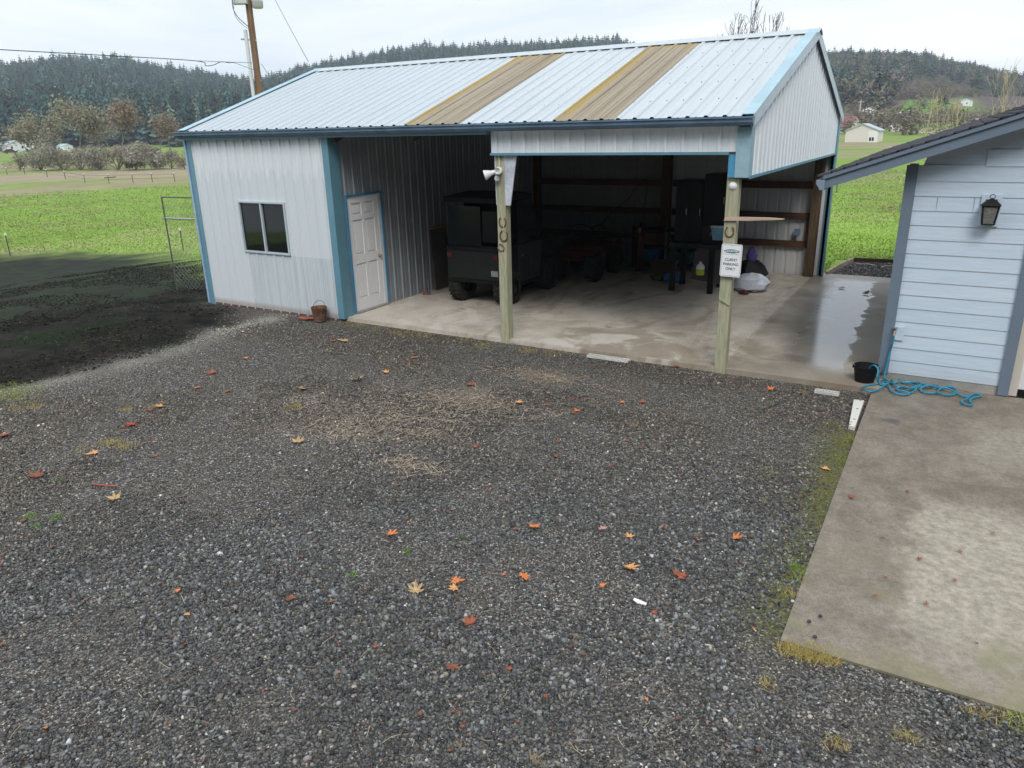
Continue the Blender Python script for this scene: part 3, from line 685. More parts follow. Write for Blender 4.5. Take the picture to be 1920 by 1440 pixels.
# roof -------------------------------------------------------
nf=Vector((0,-SL,1)).normalized()
eb=lambda u:(u,-.10,EAVE-.007);rt_=lambda u:(u,RY,RIDGE)
rf=MB()
for a,b in((XL-.05,-5.12),(-4.13,-2.60),(-1.72,XR+.05)):corr(rf,a,b,eb,rt_,nf,-.06)
corr(rf,XL-.05,XR+.05,lambda u:(u,RY,RIDGE),lambda u:(u,DD+.08,EAVE),Vector((0,SL,1)).normalized(),-.06)
NRF=len(rf.f)
for a,b,lb in((-5.12,-4.13,'brown mossy translucent roof strip farther from the gable'),(-2.60,-1.72,'brown mossy translucent roof strip nearer the gable')):
    o=corr(MB(),a,b,lambda u:(u,-.105,EAVE-.005),lambda u:(u,RY,RIDGE+.002),nf,-.06).build('skylight_panel',M_sky,barn);o['label']=lb
rs=rf
for fr_ in(.18,.38,.58,.78,.94):
    for k in range(46):
        x=-.06-RIB*k-.045
        y=-.1+(RY+.1)*fr_+R.uniform(-.01,.01);p=Vector((x,y,EAVE+SL*(y+.08)+.003))
        rs.cbox(p,(.007,.007,.006))
rf.build('roof',M_roof,barn,m2=plain('screw_head',(.27,.29,.30),.4,.3),n2=NRF)
for s in(0,1):
    a,b=((-.02,EAVE-.05),(RY,RIDGE-.055)) if s==0 else ((RY,RIDGE-.055),(DD+.02,EAVE-.05))
    MB().prism([(a[0],a[1]),(b[0],b[1]),(b[0],b[1]+.012),(a[0],a[1]+.012)],XL+.03,XR-.03,'yz').build('bounce_absorber',plain('bounce_absorber_dark',(.035,.034,.033),.9),barn)  # dark sheet added under the roof to cut light bouncing inside the bays
MB().prism([(RY-.2,RIDGE-.2*SL+.022),(RY,RIDGE+.032),(RY+.2,RIDGE-.2*SL+.022),(RY+.2,RIDGE-.2*SL+.027),(RY,RIDGE+.038),(RY-.2,RIDGE-.2*SL+.027)],XL-.08,XR+.09,'yz').build('ridge_cap',M_roof,barn)
def rakeq(x0,x1,side):
    mb=MB()
    for (ya,za),(yb,zb_) in(((-.12,EAVE-.013+.024),(RY,RIDGE+.03)),((RY,RIDGE+.03),(DD+.1,EAVE-.006+.024))):
        mb.add([(x0,ya,za),(x1,ya,za),(x1,yb,zb_),(x0,yb,zb_),(x0,ya,za+.008),(x1,ya,za+.008),(x1,yb,zb_+.008),(x0,yb,zb_+.008)],[(0,3,2,1),(4,5,6,7),(0,1,5,4),(2,3,7,6),(1,2,6,5),(3,0,4,7)])
    return mb
rakeq(XR-.085,XR+.066,1).build('rake_trim',MT['trim_light'],barn)
rakeq(XL-.066,XL+.12,-1).build('rake_trim',MT['trim_light'],barn)
for x0,x1 in((XR+.056,XR+.064),(XL-.064,XL-.056)):
    mb=MB()
    for (ya,za),(yb,zb_) in(((-.12,EAVE-.01),(RY,RIDGE+.028)),((RY,RIDGE+.028),(DD+.1,EAVE-.005))):
        mb.prism([(ya,za+.02),(yb,zb_),(yb,zb_-.15),(ya,za-.13)],x0,x1,'yz')
    mb.build('rake_fascia',plain('pale_fascia',(.47,.56,.60),.42,0,.07),barn)
# gutter ------------------------------------------------------
g=[(-.105,3.075),(-.165,3.075),(-.20,3.115),(-.205,3.15),(-.225,3.16),(-.225,3.178),(-.217,3.178),(-.212,3.166),(-.198,3.155),(-.19,3.12),(-.16,3.085),(-.113,3.085),(-.113,3.178),(-.105,3.178)]
gt=MB().prism(g,XL-.10,XR+.062,'yz').build('gutter',MT['gutter'],barn)
MB().prism([(-.105,3.075),(-.165,3.075),(-.20,3.115),(-.22,3.165),(-.22,3.178),(-.105,3.178)],XR+.062,XR+.068,'yz').build('end_cap',MT['gutter'],gt)
MB().box((XL-.02,-.10,3.03),(-3.66,.02,3.074)).build('eave_trim',MT['trim'],barn)
# trims -------------------------------------------------------
MB().box((XL-.025,-.026,-.07),(XL+.10,.0,3.06)).box((XL-.028,-.02,-.07),(XL-.0,.12,3.06)).build('corner_trim',MT['trim'],barn)
MB().box((XL-.075,-.045,-.05),(XL-.03,.05,3.07)).build('downspout',plain('pale_blue_downspout',(.30,.43,.58),.4,0,.12),barn)
MB().box((-6.925,-.03,-.02),(-6.80,.0,3.05)).box((-6.80,-.03,-.02),(-6.785,.21,3.05)).build('corner_trim',MT['trim'],barn)
MB().box((-3.66,-.03,2.742),(-.23,.0,2.776)).build('header_trim',MT['trim'],barn)
MB().box((-.145,-.03,2.475),(.026,.0,3.06)).box((.0,.0,2.475),(.026,.15,3.06)).build('corner_trim',MT['trim_light'],barn)
MB().box((-.23,-.012,2.475),(-.146,.02,2.741)).build('jamb_trim',plain('deep_teal_trim',(.075,.30,.50),.4,0,.08),barn)
MB().box((.002,.03,2.455),(.03,DD-.08,2.489)).build('gable_drip_trim',MT['trim'],barn)
MB().box((-.10,DD-.0,-.02),(.03,DD+.03,3.06)).box((.0,DD-.12,-.02),(.03,DD,3.06)).build('corner_trim',MT['trim'],barn)
# window ------------------------------------------------------
wfm=MB();wt=.024
wfm.box((WX0-.01,-.035,WZ0-.01),(WX0+wt,.03,WZ1+.01)).box((WX1-wt,-.035,WZ0-.01),(WX1+.01,.03,WZ1+.01)).box((WX0+wt,-.035,WZ0-.01),(WX1-wt,.03,WZ0+wt)).box((WX0+wt,-.035,WZ1-wt),(WX1-wt,.03,WZ1+.01)).box((-8.585,-.03,WZ0+wt),(-8.55,.025,WZ1-wt))
win=wfm.build('window',plain('white_vinyl',(.46,.53,.57),.4,0,.05),barn,bevel=.003)
MB().box((WX0+wt,.0,WZ0+wt),(-8.585,.008,WZ1-wt)).build('pane',MT['glass_dark'],win);MB().box((-8.55,.012,WZ0+wt),(WX1-wt,.02,WZ1-wt)).build('pane',MT['glass_dark'],win)
# door ---------------------------------------------------------
XD=-6.80
dfm=MB().box((-6.85,DY0-.028,.0),(XD+.012,DY0,DZ+.028)).box((-6.85,DY1,.0),(XD+.012,DY1+.028,DZ+.028)).box((-6.85,DY0,DZ),(XD+.012,DY1,DZ+.028)).build('door_frame',plain('blue_casing',(.05,.24,.42),.45,0,.1),barn)
d=MB().box((-6.86,DY0+.045,.03),(-6.815,DY1-.08,DZ-.0))
d=MB()
def door_panels(mb,y0,y1,z0,z1):
    # slab made of stiles/rails with recessed raised panels
    W=y1-y0;xs=[0,.14*W,.45*W,.55*W,.86*W,W];zs=[0,.11,.42,.50,.80,.845,.945,1.];zs=[z0+(z1-z0)*a for a in zs]
    for i in range(5):
        for j in range(7):
            a0,a1=y0+xs[i],y0+xs[i+1]
            if i in(1,3) and j in(1,3,5):
                mb.box((-6.86,a0,zs[j]),(-6.835,a1,zs[j+1]))
                mb.box((-6.835,a0+.03,zs[j]+.03),(-6.82,a1-.03,zs[j+1]-.03))
            else:mb.box((-6.86,a0,zs[j]),(-6.815,a1,zs[j+1]))
door_panels(d,DY0+.02,DY1-.075,.035,DZ-.012)
dr=d.build('door',plain('white_door_paint',(.80,.80,.82),.42,0,.03),barn)
MB().box((-6.845,DY1-.073,.035),(-6.808,DY1-.002,DZ-.002)).box((-6.845,DY0+.002,.035),(-6.812,DY0+.018,DZ-.002)).build('jamb',plain('white_jamb',(.70,.70,.71),.45,0,.05),dr)
kn=MB().lathe([(.0,.055),(.018,.052),(.027,.04),(.026,.028),(.012,.02),(.012,.008),(.03,.006),(.03,0)],(-6.815,DY1-.135,.94),16,Matrix.Rotation(PI/2,4,'Y'))
kn.build('handle',MT['brass'],dr,True)
MB().box((-6.85,DY0,.002),(-6.76,DY1,.03)).build('threshold',plain('worn_sill',(.30,.27,.23),.7),dr)
# posts ---------------------------------------------------------
o=MB().box((-3.60,.03,-.1),(-3.455,.175,3.0)).build('post',MT['woodpost'],barn,bevel=.006);o['label']='pale treated post carrying the floodlight'
o=MB().box((-.245,.03,-.1),(-.097,.175,2.95)).build('post',MT['woodpost'],barn,bevel=.006);o['label']='pale treated post carrying the parking sign'
MB().prism([(-3.455,2.74),(-3.25,2.74),(-3.37,2.04),(-3.455,2.04)],.03,.05,'xz').build('knee_brace',plain('pale_brace_plate',(.50,.54,.60),.5),barn)
MB().prism([(-3.62,2.74),(-3.602,2.74),(-3.602,2.04),(-3.61,2.04)],.03,.16,'xz').build('knee_brace',plain('pale_brace_side',(.55,.58,.63),.5),barn)
for x,y,w in((-3.42,7.02,.2),(-.24,7.02,.17),(-6.72,7.02,.15),(-.09,3.6,0)):
    if w:MB().box((x-w/2,y-.07,-.05),(x+w/2,y+.10,3.05)).build('pole',MT['wooddark'],barn,bevel=.01)
# girts on the back wall, header beams, rafters, purlins
for z in(.64,1.22,1.85,2.6):
    MB().box((-6.80,7.12,z-.07),(-3.53,7.165,z+.07)).build('girt',MT['woodgirt'],barn)
    MB().box((-3.31,7.12,z-.07),(-.33,7.165,z+.07)).build('girt',MT['woodgirt'],barn)
MB().box((-.33,7.10,.10),(-.20,7.155,.60)).box((-.40,7.09,.71),(-.30,7.15,1.16)).build('blocking',MT['woodgirt'],barn)
MB().box((-3.6,.05,2.80),(-.1,.11,3.05)).build('header_beam',MT['wooddark'],barn)
MB().box((-6.8,7.03,2.75),(-.1,7.10,3.0)).build('header_beam',MT['wooddark'],barn)
for x in(-6.70,-5.1,-3.50,-1.9,-.10):
    for s in(0,1):
        a=(x,.02 if s==0 else DD-.02,3.02);b=(x,RY,RIDGE-.12);MB().beam(a,b,.06,.16).build('rafter',MT['wooddark'],barn)
for k in range(5):
    for s in(0,1):
        y=.4+k*.72;y=y if s==0 else DD-y;z=rz(y)-.065
        MB().beam((-6.8,y,z),(-.02,y,z),.05,.07).build('purlin',MT['wooddark'],barn)
MB().box((-10.25,.06,.0),(-6.86,.1,.05)).build('sill_plate',MT['woodgirt'],barn)
MB().box((XL-.02,-.018,-.09),(-6.93,.05,-.03)).build('base_strip',plain('rusty_base_angle',(.12,.085,.07),.8,.1,.5,8),barn)
# ================================================================ HOUSE
hs=thing('house','pale blue lap sided house with slate grey trim and dark shingles','house',(1.73,.483,0))
HY=.483;HX=1.73
t=NT('pale_blue_siding');v=t.noise(1.,5,.6,t.scaled((3,3,60)));c=t.mix(t.ramp(v,.3,.7),(.49,.585,.685),(.555,.655,.745));t.bump(v,.12,.003);x,y,z=t.xyz();bd=t.n('TexWhiteNoise',{'W':t.math('FLOOR',t.math('MULTIPLY',t.math('SUBTRACT',z,.1),6.024))},noise_dimensions='1D').outputs[0];c=t.mix(.12,c,t.mix(bd,(.36,.46,.56),(.62,.70,.78)));dn=t.noise(5,5,.7);c=t.mix(t.math('MULTIPLY',t.ramp(t.math('ADD',z,t.math('MULTIPLY',dn,.35)),.55,.1),.35),c,(.36,.34,.30));M_sid=t.P(c,.55,0,.12)
HS=.345;rzh=lambda x:2.47+HS*(min(x,9.8-x)-.83)
def lap(mb,x0,x1,z0,y,courses,step=.166):
    for k in range(courses):
        a=z0+k*step;b=min(a+step+.012,99);y1=y
        top=b
        # clip to the roof line
        xa=x0
        need=(top+.05-2.25)/HS+.83
        xa=max(x0,min(need,9.8-x1 if False else need)) if rzh(x0)-.2<top else x0
        if xa>=x1:continue
        mb.add([(xa,y-.012,a),(x1,y-.012,a),(x1,y-.003,b),(xa,y-.003,b),(xa,y+.01,a),(x1,y+.01,a),(x1,y+.01,b),(xa,y+.01,b)],[(0,1,2,3),(4,7,6,5),(0,4,5,1),(3,2,6,7),(0,3,7,4),(1,5,6,2)])
sd=MB();lap(sd,HX+.09,3.0,.10,HY,15);lap(sd,HX+.09,7.5,2.59,HY,8)
n_=len(sd.f)
MB().box((HX+.05,HY+.012,.0),(2.985,8.5,2.45)).build('wall',M_sid,hs)
MB().prism([(HX+.05,2.30),(7.75,2.30),(7.75,2.95),(5.3,3.85),(1.9,2.72)],HY+.015,8.49,'xz').build('gable_wall',M_sid,hs)
MB().box((HX+.0,HY-.005,-.02),(3.0,HY+.05,.098)).build('foundation',MT['concrete_grey'],hs)
MB().box((HX,HY-.035,.09),(HX+.09,HY+.0,2.62)).box((HX-.03,HY-.035,.02),(HX,HY+.09,2.60)).build('corner_trim',MT['house_grey'],hs)
MB().box((2.995,HY-.045,.0),(3.105,HY+.02,2.3)).build('door_trim',MT['house_grey'],hs)
MB().box((2.995,HY-.042,2.3),(6.4,HY+.02,2.42)).build('door_header_trim',MT['house_grey'],hs)
MB().box((3.105,HY+.0,.0),(3.19,HY+.10,2.28)).build('jamb',plain('cream_jamb',(.55,.52,.46),.5,0,.06),hs)
gd=MB()
for k in range(4):
    z0=.07+k*.55
    for j in range(4):
        x0=3.17+j*.78
        gd.box((x0,HY+.06,z0),(x0+.778,HY+.10,z0+.545));gd.box((x0+.09,HY+.052,z0+.10),(x0+.69,HY+.06,z0+.44))
gdo=gd.build('garage_door',plain('white_garage_door',(.72,.73,.75),.45,0,.03),hs,bevel=.004)
MB().box((3.17,HY+.045,.02),(6.3,HY+.10,.068)).build('bottom_seal',MT['black'],gdo);MB().box((3.21,HY+.03,.665),(3.62,HY+.06,.735)).build('handle',MT['black'],gdo)
# mount blocks, siding joints
MB().box((2.49,HY-.032,1.945),(2.69,HY-.01,2.29)).build('lamp_block',M_sid,hs)
MB().box((HX+.09,HY-.030,.53),(HX+.20,HY-.01,.70)).build('tap_block',M_sid,hs)
sd.box((2.06,HY-.0125,2.093),(2.063,HY-.003,2.252)).box((2.425,HY-.0125,2.093),(2.428,HY-.003,2.252));sd.build('siding',M_sid,hs,m2=MT['house_grey'],n2=n_)
# roof: stepped shingle courses on the near slope
t=NT('asphalt_shingles');v=t.vor(7,t.scaled((1,3,1)));cs=t.n('SeparateColor',{0:v}).outputs
c=t.mix(cs[0],(.030,.030,.038),(.085,.085,.098));c=t.mix(t.math('MULTIPLY',t.noise(90,3),.5),c,(.04,.04,.045));t.bump(t.noise(140,4),.5,.006);M_sh=t.P(c,.85,0,.25)
FYH,BYH=.13,8.7
rf=MB();n=34;L=5.3-.80
for k in range(n):
    x0=.80+L*k/n;x1=.80+L*(k+1)/n+.02;za=2.50+HS*(x0-.83);zb_=2.50+HS*(x1-.83)
    m=22
    for j in range(m):
        y0=FYH-.02+(BYH-FYH)*j/m;y1=FYH-.02+(BYH-FYH)*(j+1)/m;e=.004*((j*7+k*5)%3);q=.0 if (j*13+k*29)%5 else .007
        rf.add([(x0-q,y0,za+.014+e),(x0-q,y1,za+.014+e),(x1,y1,zb_+.004),(x1,y0,zb_+.004),(x0-q,y0,za-.008),(x0-q,y1,za-.008),(x1,y1,zb_-.01),(x1,y0,zb_-.01)],[(0,3,2,1),(4,5,6,7),(0,1,5,4),(0,4,7,3),(1,2,6,5)])
rf.add([(5.3,FYH,4.05),(9.8,FYH,2.5),(9.8,BYH,2.5),(5.3,BYH,4.05),(5.3,FYH,4.02),(9.8,FYH,2.47),(9.8,BYH,2.47),(5.3,BYH,4.02)],[(0,1,2,3),(4,7,6,5),(0,4,5,1),(2,6,7,3)])
rf.build('roof',M_sh,hs)
def rake(y0,y1,dz0,dz1,name,m):
    z=lambda x:2.50+HS*(x-.83)
    return MB().prism([(.86,z(.86)+dz1),(.86,z(.86)+dz0),(5.3,z(5.3)+dz0),(9.75,z(.86)+dz0),(9.75,z(.86)+dz1),(5.3,z(5.3)+dz1)],y0,y1,'xz').build(name,m,hs)
rake(FYH+.012,FYH+.06,-.17,-.055,'rake_board',MT['house_grey']);rake(FYH-.015,FYH+.03,-.055,-.012,'shingle_mould',MT['house_grey'])
rake(BYH-.06,BYH-.02,-.17,-.012,'rake_board',MT['house_grey'])
z=lambda x:2.50+HS*(x-.83)
MB().prism([(.88,z(.88)-.10),(.88,z(.88)-.085),(5.3,z(5.3)-.085),(5.3,z(5.3)-.10)],FYH+.062,HY+.0,'xz').build('soffit',plain('grey_soffit',(.2,.24,.28),.6),hs)
MB().prism([(.88,z(.88)-.10),(.88,z(.88)-.02),(5.3,z(5.3)-.02),(5.3,z(5.3)-.10)],HY+.02,BYH-.07,'xz').build('roof_deck',MT['wooddark'],hs)
MB().prism([(.885,2.335),(.83,2.335),(.815,2.37),(.79,2.40),(.785,2.445),(.80,2.45),(.885,2.45)],FYH-.03,BYH,'xz').build('gutter',MT['gutter_grey'],hs)
# hose bib is a part of the house
tp=MB().tube([(1.835,HY-.03,.66),(1.835,HY-.10,.655)],.012,8).tube([(1.835,HY-.09,.655),(1.83,HY-.105,.60)],.014,8).lathe([(.0,.0),(.03,.004),(.03,.014),(.0,.02)],(1.835,HY-.075,.685),12).tube([(1.835,HY-.075,.66),(1.835,HY-.075,.69)],.007,6)
tp.build('tap',plain('weathered_brass',(.42,.39,.33),.45,.6),hs,True)
# ================================================================ THINGS AT THE BARN
PX1,PY=-3.53,.03          # floodlight post front
fl=thing('floodlight','white twin head security floodlight on the pale barn post','floodlight',(-3.53,.03,2.48))
MB().lathe([(.0,-.02),(.05,-.02),(.055,0),(.055,.02),(.0,.03)],(-3.53,.005,2.53),16,Matrix.Rotation(PI/2,4,'X')).build('base',MT['white'],fl,True)
for (dx,dy,dz),nm in(((-.8,-.5,-.28),'lamp_head'),((.30,-.85,-.12),'lamp_head')):
    d=Vector((dx,dy,dz)).normalized();M=d.to_track_quat('Z','Y').to_matrix().to_4x4();s=1.25 if dx<0 else .72
    p0=Vector((-3.53,-.03,2.53))+(Vector((-.035,-.01,-.01)) if dx<0 else Vector((.02,-.01,.02)))
    h=MB().lathe([(.0,-.005),(.022,0),(.026,.04),(.038,.07),(.056,.12),(.060,.135),(.056,.135),(.05,.12),(.0,.10)],p0,18,M@Matrix.Scale(s,4)).build(nm,MT['white'],fl,True)
    MB().lathe([(.0,.112),(.05,.118)],p0,18,M@Matrix.Scale(s,4)).build('lens',plain('lamp_lens',(.5,.5,.48),.2),h)
MB().lathe([(.0,.03),(.03,.02),(.04,-.01),(.03,-.04),(.0,-.05)],(-3.55,-.03,2.435),14).build('motion_sensor',MT['white'],fl,True)
MB().tube([(-3.53,.02,2.56),(-3.53,.018,2.75)],.011,8).build('conduit',plain('cream_conduit',(.6,.58,.5),.5),fl)
def horseshoe(x,y,z,s,rot,label,yaw=0):
    pts=[];rs=[]
    for k in range(15):
        a=math.radians(-235+290*k/14);rr=.055*s
        pts.append((rr*math.cos(a)*.92,0,rr*math.sin(a)*1.15));
    Mx=Matrix.Translation((x,y,z))@Matrix.Rotation(yaw,4,'Z')@Matrix.Rotation(rot,4,'Y')
    pts=[tuple(Mx@Vector(p)) for p in pts]
    o=MB().tube(pts,.0085*s,6).build('horseshoe',MT['rust'],None,True)
    return tag(o,label,'horseshoe','horseshoes nailed to the barn posts')
horseshoe(-3.505,.018,1.80,1.15,0,'uppermost rusty horseshoe below the floodlight')
horseshoe(-3.49,.018,1.60,1.25,.15,'middle rusty horseshoe below the floodlight')
horseshoe(-3.545,.016,1.42,.95,-1.0,'smallest rusty horseshoe, tilted sideways on the floodlight post')
horseshoe(-.165,.018,1.815,1.05,0,'rusty horseshoe just above the parking sign')
o=MB().tube([(-3.53,.02,2.05),(-3.52,.012,1.95),(-3.49,.01,1.78),(-3.475,.008,1.68)],.005,6).build('cord',MT['rope']);tag(o,'short pale cord hanging over the top horseshoe','cord')
o=MB().tube([(-3.515,.01,1.36),(-3.49,.012,1.28),(-3.462,.015,1.16),(-3.465,.015,1.10),(-3.50,.015,.98),(-3.53,.02,.86)],.005,6).build('cord',MT['rope']);tag(o,'pale cord trailing below the lowest horseshoe','cord')
# sign
sg=thing('parking_sign','white client parking only sign with green oval logo on barn post','sign',(-.11,-.03,1.25))
def rrect(w,h,r,n=6):
    p=[]
    for cx_,cz,a0 in((w/2-r,h/2-r,0),(-w/2+r,h/2-r,90),(-w/2+r,-h/2+r,180),(w/2-r,-h/2+r,270)):
        for k in range(n+1):a=math.radians(a0+90*k/n);p.append((cx_+r*math.cos(a),cz+r*math.sin(a)))
    return p
SX,SY,SZ=-.110,-.02,1.458
SM=Matrix.Translation((SX,SY,SZ))@Matrix.Rotation(math.radians(.8),4,'Y')
M_sw=plain('sign_white',(.80,.81,.83),.35,0,.02)
MB().prism(rrect(.262,.415,.028),-.003,.0,'xz',SM).build('panel',M_sw,sg)
MB().tube([tuple(SM@Vector((a,-.0035,b))) for a,b in rrect(.238,.391,.022)],.0013,4,False,True).build('border',MT['black'],sg)
ov=[(.098*math.cos(a)*1.0,.118+.024*math.sin(a)) for a in[2*PI*k/32 for k in range(32)]]
lg=MB().prism(ov,-.0055,-.003,'xz',SM).build('logo',plain('sign_green',(.0,.15,.12),.4,0,.05),sg)
def text(body,size,x,z,m,parent,name='lettering',y=-.006,shear=0,sx=1.,bold=.0):
    cu=bpy.data.curves.new('txt','FONT');cu.body=body;cu.size=size;cu.align_x='CENTER';cu.align_y='CENTER';cu.extrude=.0006;cu.shear=shear;cu.offset=bold
    tmp=bpy.data.objects.new('txt',cu);C.objects.link(tmp);dg=bpy.context.evaluated_depsgraph_get();me=bpy.data.meshes.new_from_object(tmp.evaluated_get(dg));bpy.data.objects.remove(tmp)
    me.transform(SM@Matrix.Translation((x,y,z))@Matrix.Rotation(PI/2,4,'X')@Matrix.Diagonal((sx,1,1,1)));me.materials.clear();me.materials.append(m)
    o=bpy.data.objects.new(name,me);C.objects.link(o);o.parent=parent;o.matrix_parent_inverse=Matrix.Translation(-parent.location);return o
text('COUNTRY',.036,0,.118,M_sw,lg,y=-.0062,shear=.2,sx=.98,bold=.0012)
text('INSURANCE & FINANCIAL SERVICES',.0125,0,.078,plain('faint_grey',(.35,.36,.38),.5),sg,y=-.0036)
for k,s in enumerate(('CLIENT','PARKING','ONLY')):text(s,.047,0,.008-.057*k,plain('sign_black',(.02,.02,.022),.5),sg,y=-.0036,bold=.0006)
for zz in(.19,-.19):MB().lathe([(0,.004),(.005,.003),(.006,0)],tuple(SM@Vector((0,-.003,zz))),8,Matrix.Rotation(PI/2,4,'X')).build('bolt',MT['steel'],sg)
MB().box((SX-.03,SY+.0,1.30),(SX+.03,.03,1.62)).build('backing',MT['woodpost'],sg)
o=MB().prism([(-.245,1.945),(-.23,1.985),(-.05,2.0),(.30,2.005),(.49,1.998),(.47,1.985),(.30,1.972),(.05,1.955)],-.0,.027,'xz').build('plank',MT['woodbare'],bevel=.003);tag(o,'bare pale split plank nailed across the sign post','plank')
o=MB().lathe([(.0,.028),(.03,.024),(.046,.01),(.05,0)],(-.165,.03,2.37),18,Matrix.Rotation(PI/2,4,'X')).build('insulator_disc',MT['white'],None,True);tag(o,'round white disc at the top of the sign post','disc')
o=MB().prism([(-.235,.93),(-.225,.955),(-.105,.885),(-.10,.865)],.012,.029,'xz').build('wood_cleat',MT['woodpost']);tag(o,'slanted wooden cleat on the post under the sign','cleat')
# rusty bucket
def bucket(name,label,c,r0,r1,h,m,handle,lean=0):
    t_=thing(name,label,'bucket',c);x,y,z=c
    MB().lathe([(.0,.008),(r0,.008),(r1,h),(r1+.006,h+.004),(r1+.008,h-.004),(r1+.002,h-.012),(r0+.004,0),(.0,0)],c,24,Matrix.Rotation(lean,4,'Y')).build('body',m,t_,True)
    pts=[]
    for k in range(13):
        a=PI*k/12;pts.append(handle(x,y,z,h,r1,a))
    MB().tube(pts,.005,6).build('handle',MT['steel'] if m is MT['black'] else MT['rust'],t_,True)
    for s in(-1,1):MB().cbox((x+s*(r1+.006),y,z+h-.025),(.008,.018,.02)).build('lug',m,t_)
    return t_
bucket('metal_bucket','rusty metal bucket against the white barn wall',(-7.22,-.19,-.05),.10,.135,.245,MT['rust'],lambda x,y,z,h,r,a:(x-(r+.003)*math.cos(a),y+.06*math.sin(a),z+h-.02+.125*math.sin(a)**.7))
bucket('feed_bucket','black rubber bucket holding the hose end near the house corner',(1.575,.31,.0),.108,.140,.205,MT['black'],lambda x,y,z,h,r,a:(x-(r+.004)*math.cos(a),y-(r-.01)*math.sin(a),z+h+.006-.018*math.sin(a)))
# debris of brick-red shards beside the bucket
for k,(x,y) in enumerate(((-7.62,-.20),(-7.5,-.24),(-7.42,-.21))):
    a=k*1.7;o=MB().prism([(-.10,-.03),(.02,-.05),(.12,-.01),(.06,.04),(-.05,.035)],-.004,.01,'xy',Matrix.Translation((x,y,-.05+.012*k))@Matrix.Rotation(a*.3,4,'Z')@Matrix.Rotation(.18,4,'Y')).build('terracotta_shard',plain('terracotta',(.34,.10,.055),.85))
    tag(o,'broken orange terracotta shard by the rusty bucket','shard','terracotta shards by the bucket')
# ---- drain strips and perforated plank
def slotted(x0,x1,y0,y1,n,label):
    mb=MB();w=(x1-x0)/n
    mb.box((x0,y0,-.06),(x1,y0+.018,-.028)).box((x0,y1-.018,-.06),(x1,y1,-.028))
    for k in range(n):mb.box((x0+k*w,y0+.018,-.056),(x0+k*w+w*.42,y1-.018,-.030))
    return tag(mb.build('drain_grate',plain('white_drain_plastic',(.55,.54,.50),.6,0,.25,14)),label,'drain grate','white drain grates at the slab edge')
slotted(-2.06,-1.42,-.12,-.01,15,'longer white slotted drain grate between the barn posts')
slotted(1.08,1.36,-.26,-.16,8,'short white slotted drain grate by the black bucket')
mb=MB();t=NT('speckled_board');v=t.vor(15,out='Distance');t.P(t.mix(t.ramp(v,.28,.16),(.62,.60,.55),(.10,.09,.075)),.8,0,.3)
o=MB().prism([(1.545,-.43),(1.655,-.41),(1.665,-1.32),(1.60,-1.30)],-.07,-.008,'xy').build('drain_board',t.m,bevel=.004);tag(o,'white speckled board sunk between gravel and driveway','board')
# ---- hose
def gp(px,py,z=.012):
    p=pl(px,py,'z',z);return (float(p[0]),float(p[1]),z)
def smooth(pts,k=5):
    out=[];P=[Vector(p) for p in pts];n=len(P)
    for i in range(n-1):
        p0,p1,p2,p3=P[max(i-1,0)],P[i],P[i+1],P[min(i+2,n-1)]
        for j in range(k):
            t=j/k;out.append(.5*((2*p1)+(-p0+p2)*t+(2*p0-5*p1+4*p2-p3)*t*t+(-p0+3*p1-3*p2+p3)*t**3))
    return out+[P[-1]]
hc=lambda a,b,z=.012:gp(1580+a/5.647,640+b/5.647,z)
hp=[(1.83,HY-.105,.60),(1.828,HY-.10,.52),(1.812,HY-.075,.40),(1.80,HY-.08,.27),(1.792,HY-.10,.14),(1.79,HY-.16,.05),hc(450,400,.02),hc(500,437),hc(570,432,.03),hc(604,405,.03),hc(578,374,.03),hc(545,372,.02),hc(525,410,.012),hc(545,455,.03),hc(620,492),hc(720,495,.03),hc(810,470,.03),hc(880,440),hc(960,445),hc(940,470,.03),hc(850,450,.035),hc(760,432,.02),hc(620,432,.012),hc(700,445,.02),hc(800,480,.035),hc(900,470,.03),hc(1000,470),hc(1020,500),hc(990,545),hc(900,548),hc(830,525),hc(840,490,.03),hc(900,470,.05),hc(980,480,.03),hc(1060,500,.03),hc(1090,480),hc(1160,490),hc(1205,520),hc(1180,560),hc(1110,570),hc(1040,555),hc(1005,530,.03),hc(1060,490,.04),hc(1140,510,.03),hc(1230,560),hc(1290,585),hc(1360,585),hc(1420,590,.03),hc(1466,578),hc(1440,562),hc(1390,555),hc(1350,575,.03),hc(1310,610),hc(1262,635),hc(1285,662),hc(1350,678),hc(1375,662),hc(1345,630,.02),hc(1370,600,.03),hc(1395,598,.03)]
h2=[(1.60,.33,.13),(1.63,.29,.205),(1.675,.245,.235),(1.72,.205,.20),(1.725,.17,.11),hc(375,430,.04),hc(350,455),hc(290,462),hc(230,478),hc(222,505),hc(260,528),hc(320,530),hc(390,505),hc(440,465,.03),hc(480,440,.04),hc(420,425,.03),hc(385,430,.02),hc(400,460),hc(450,450,.03),hc(490,470,.02),hc(510,520),hc(560,550),hc(640,565),hc(700,555),hc(660,530,.02),hc(590,520),hc(575,495),hc(630,480,.03),hc(720,500,.04),hc(780,490,.03),hc(740,540,.012),hc(700,545)]
o=MB().tube(smooth(hp),.0115,7).build('garden_hose',MT['hose'],None,True);tag(o,'blue garden hose running from the tap in loops along the wall','hose')
o=MB().tube(smooth(h2),.0115,7).build('garden_hose',MT['hose'],None,True);tag(o,'blue hose curling out of the black bucket onto the concrete','hose')
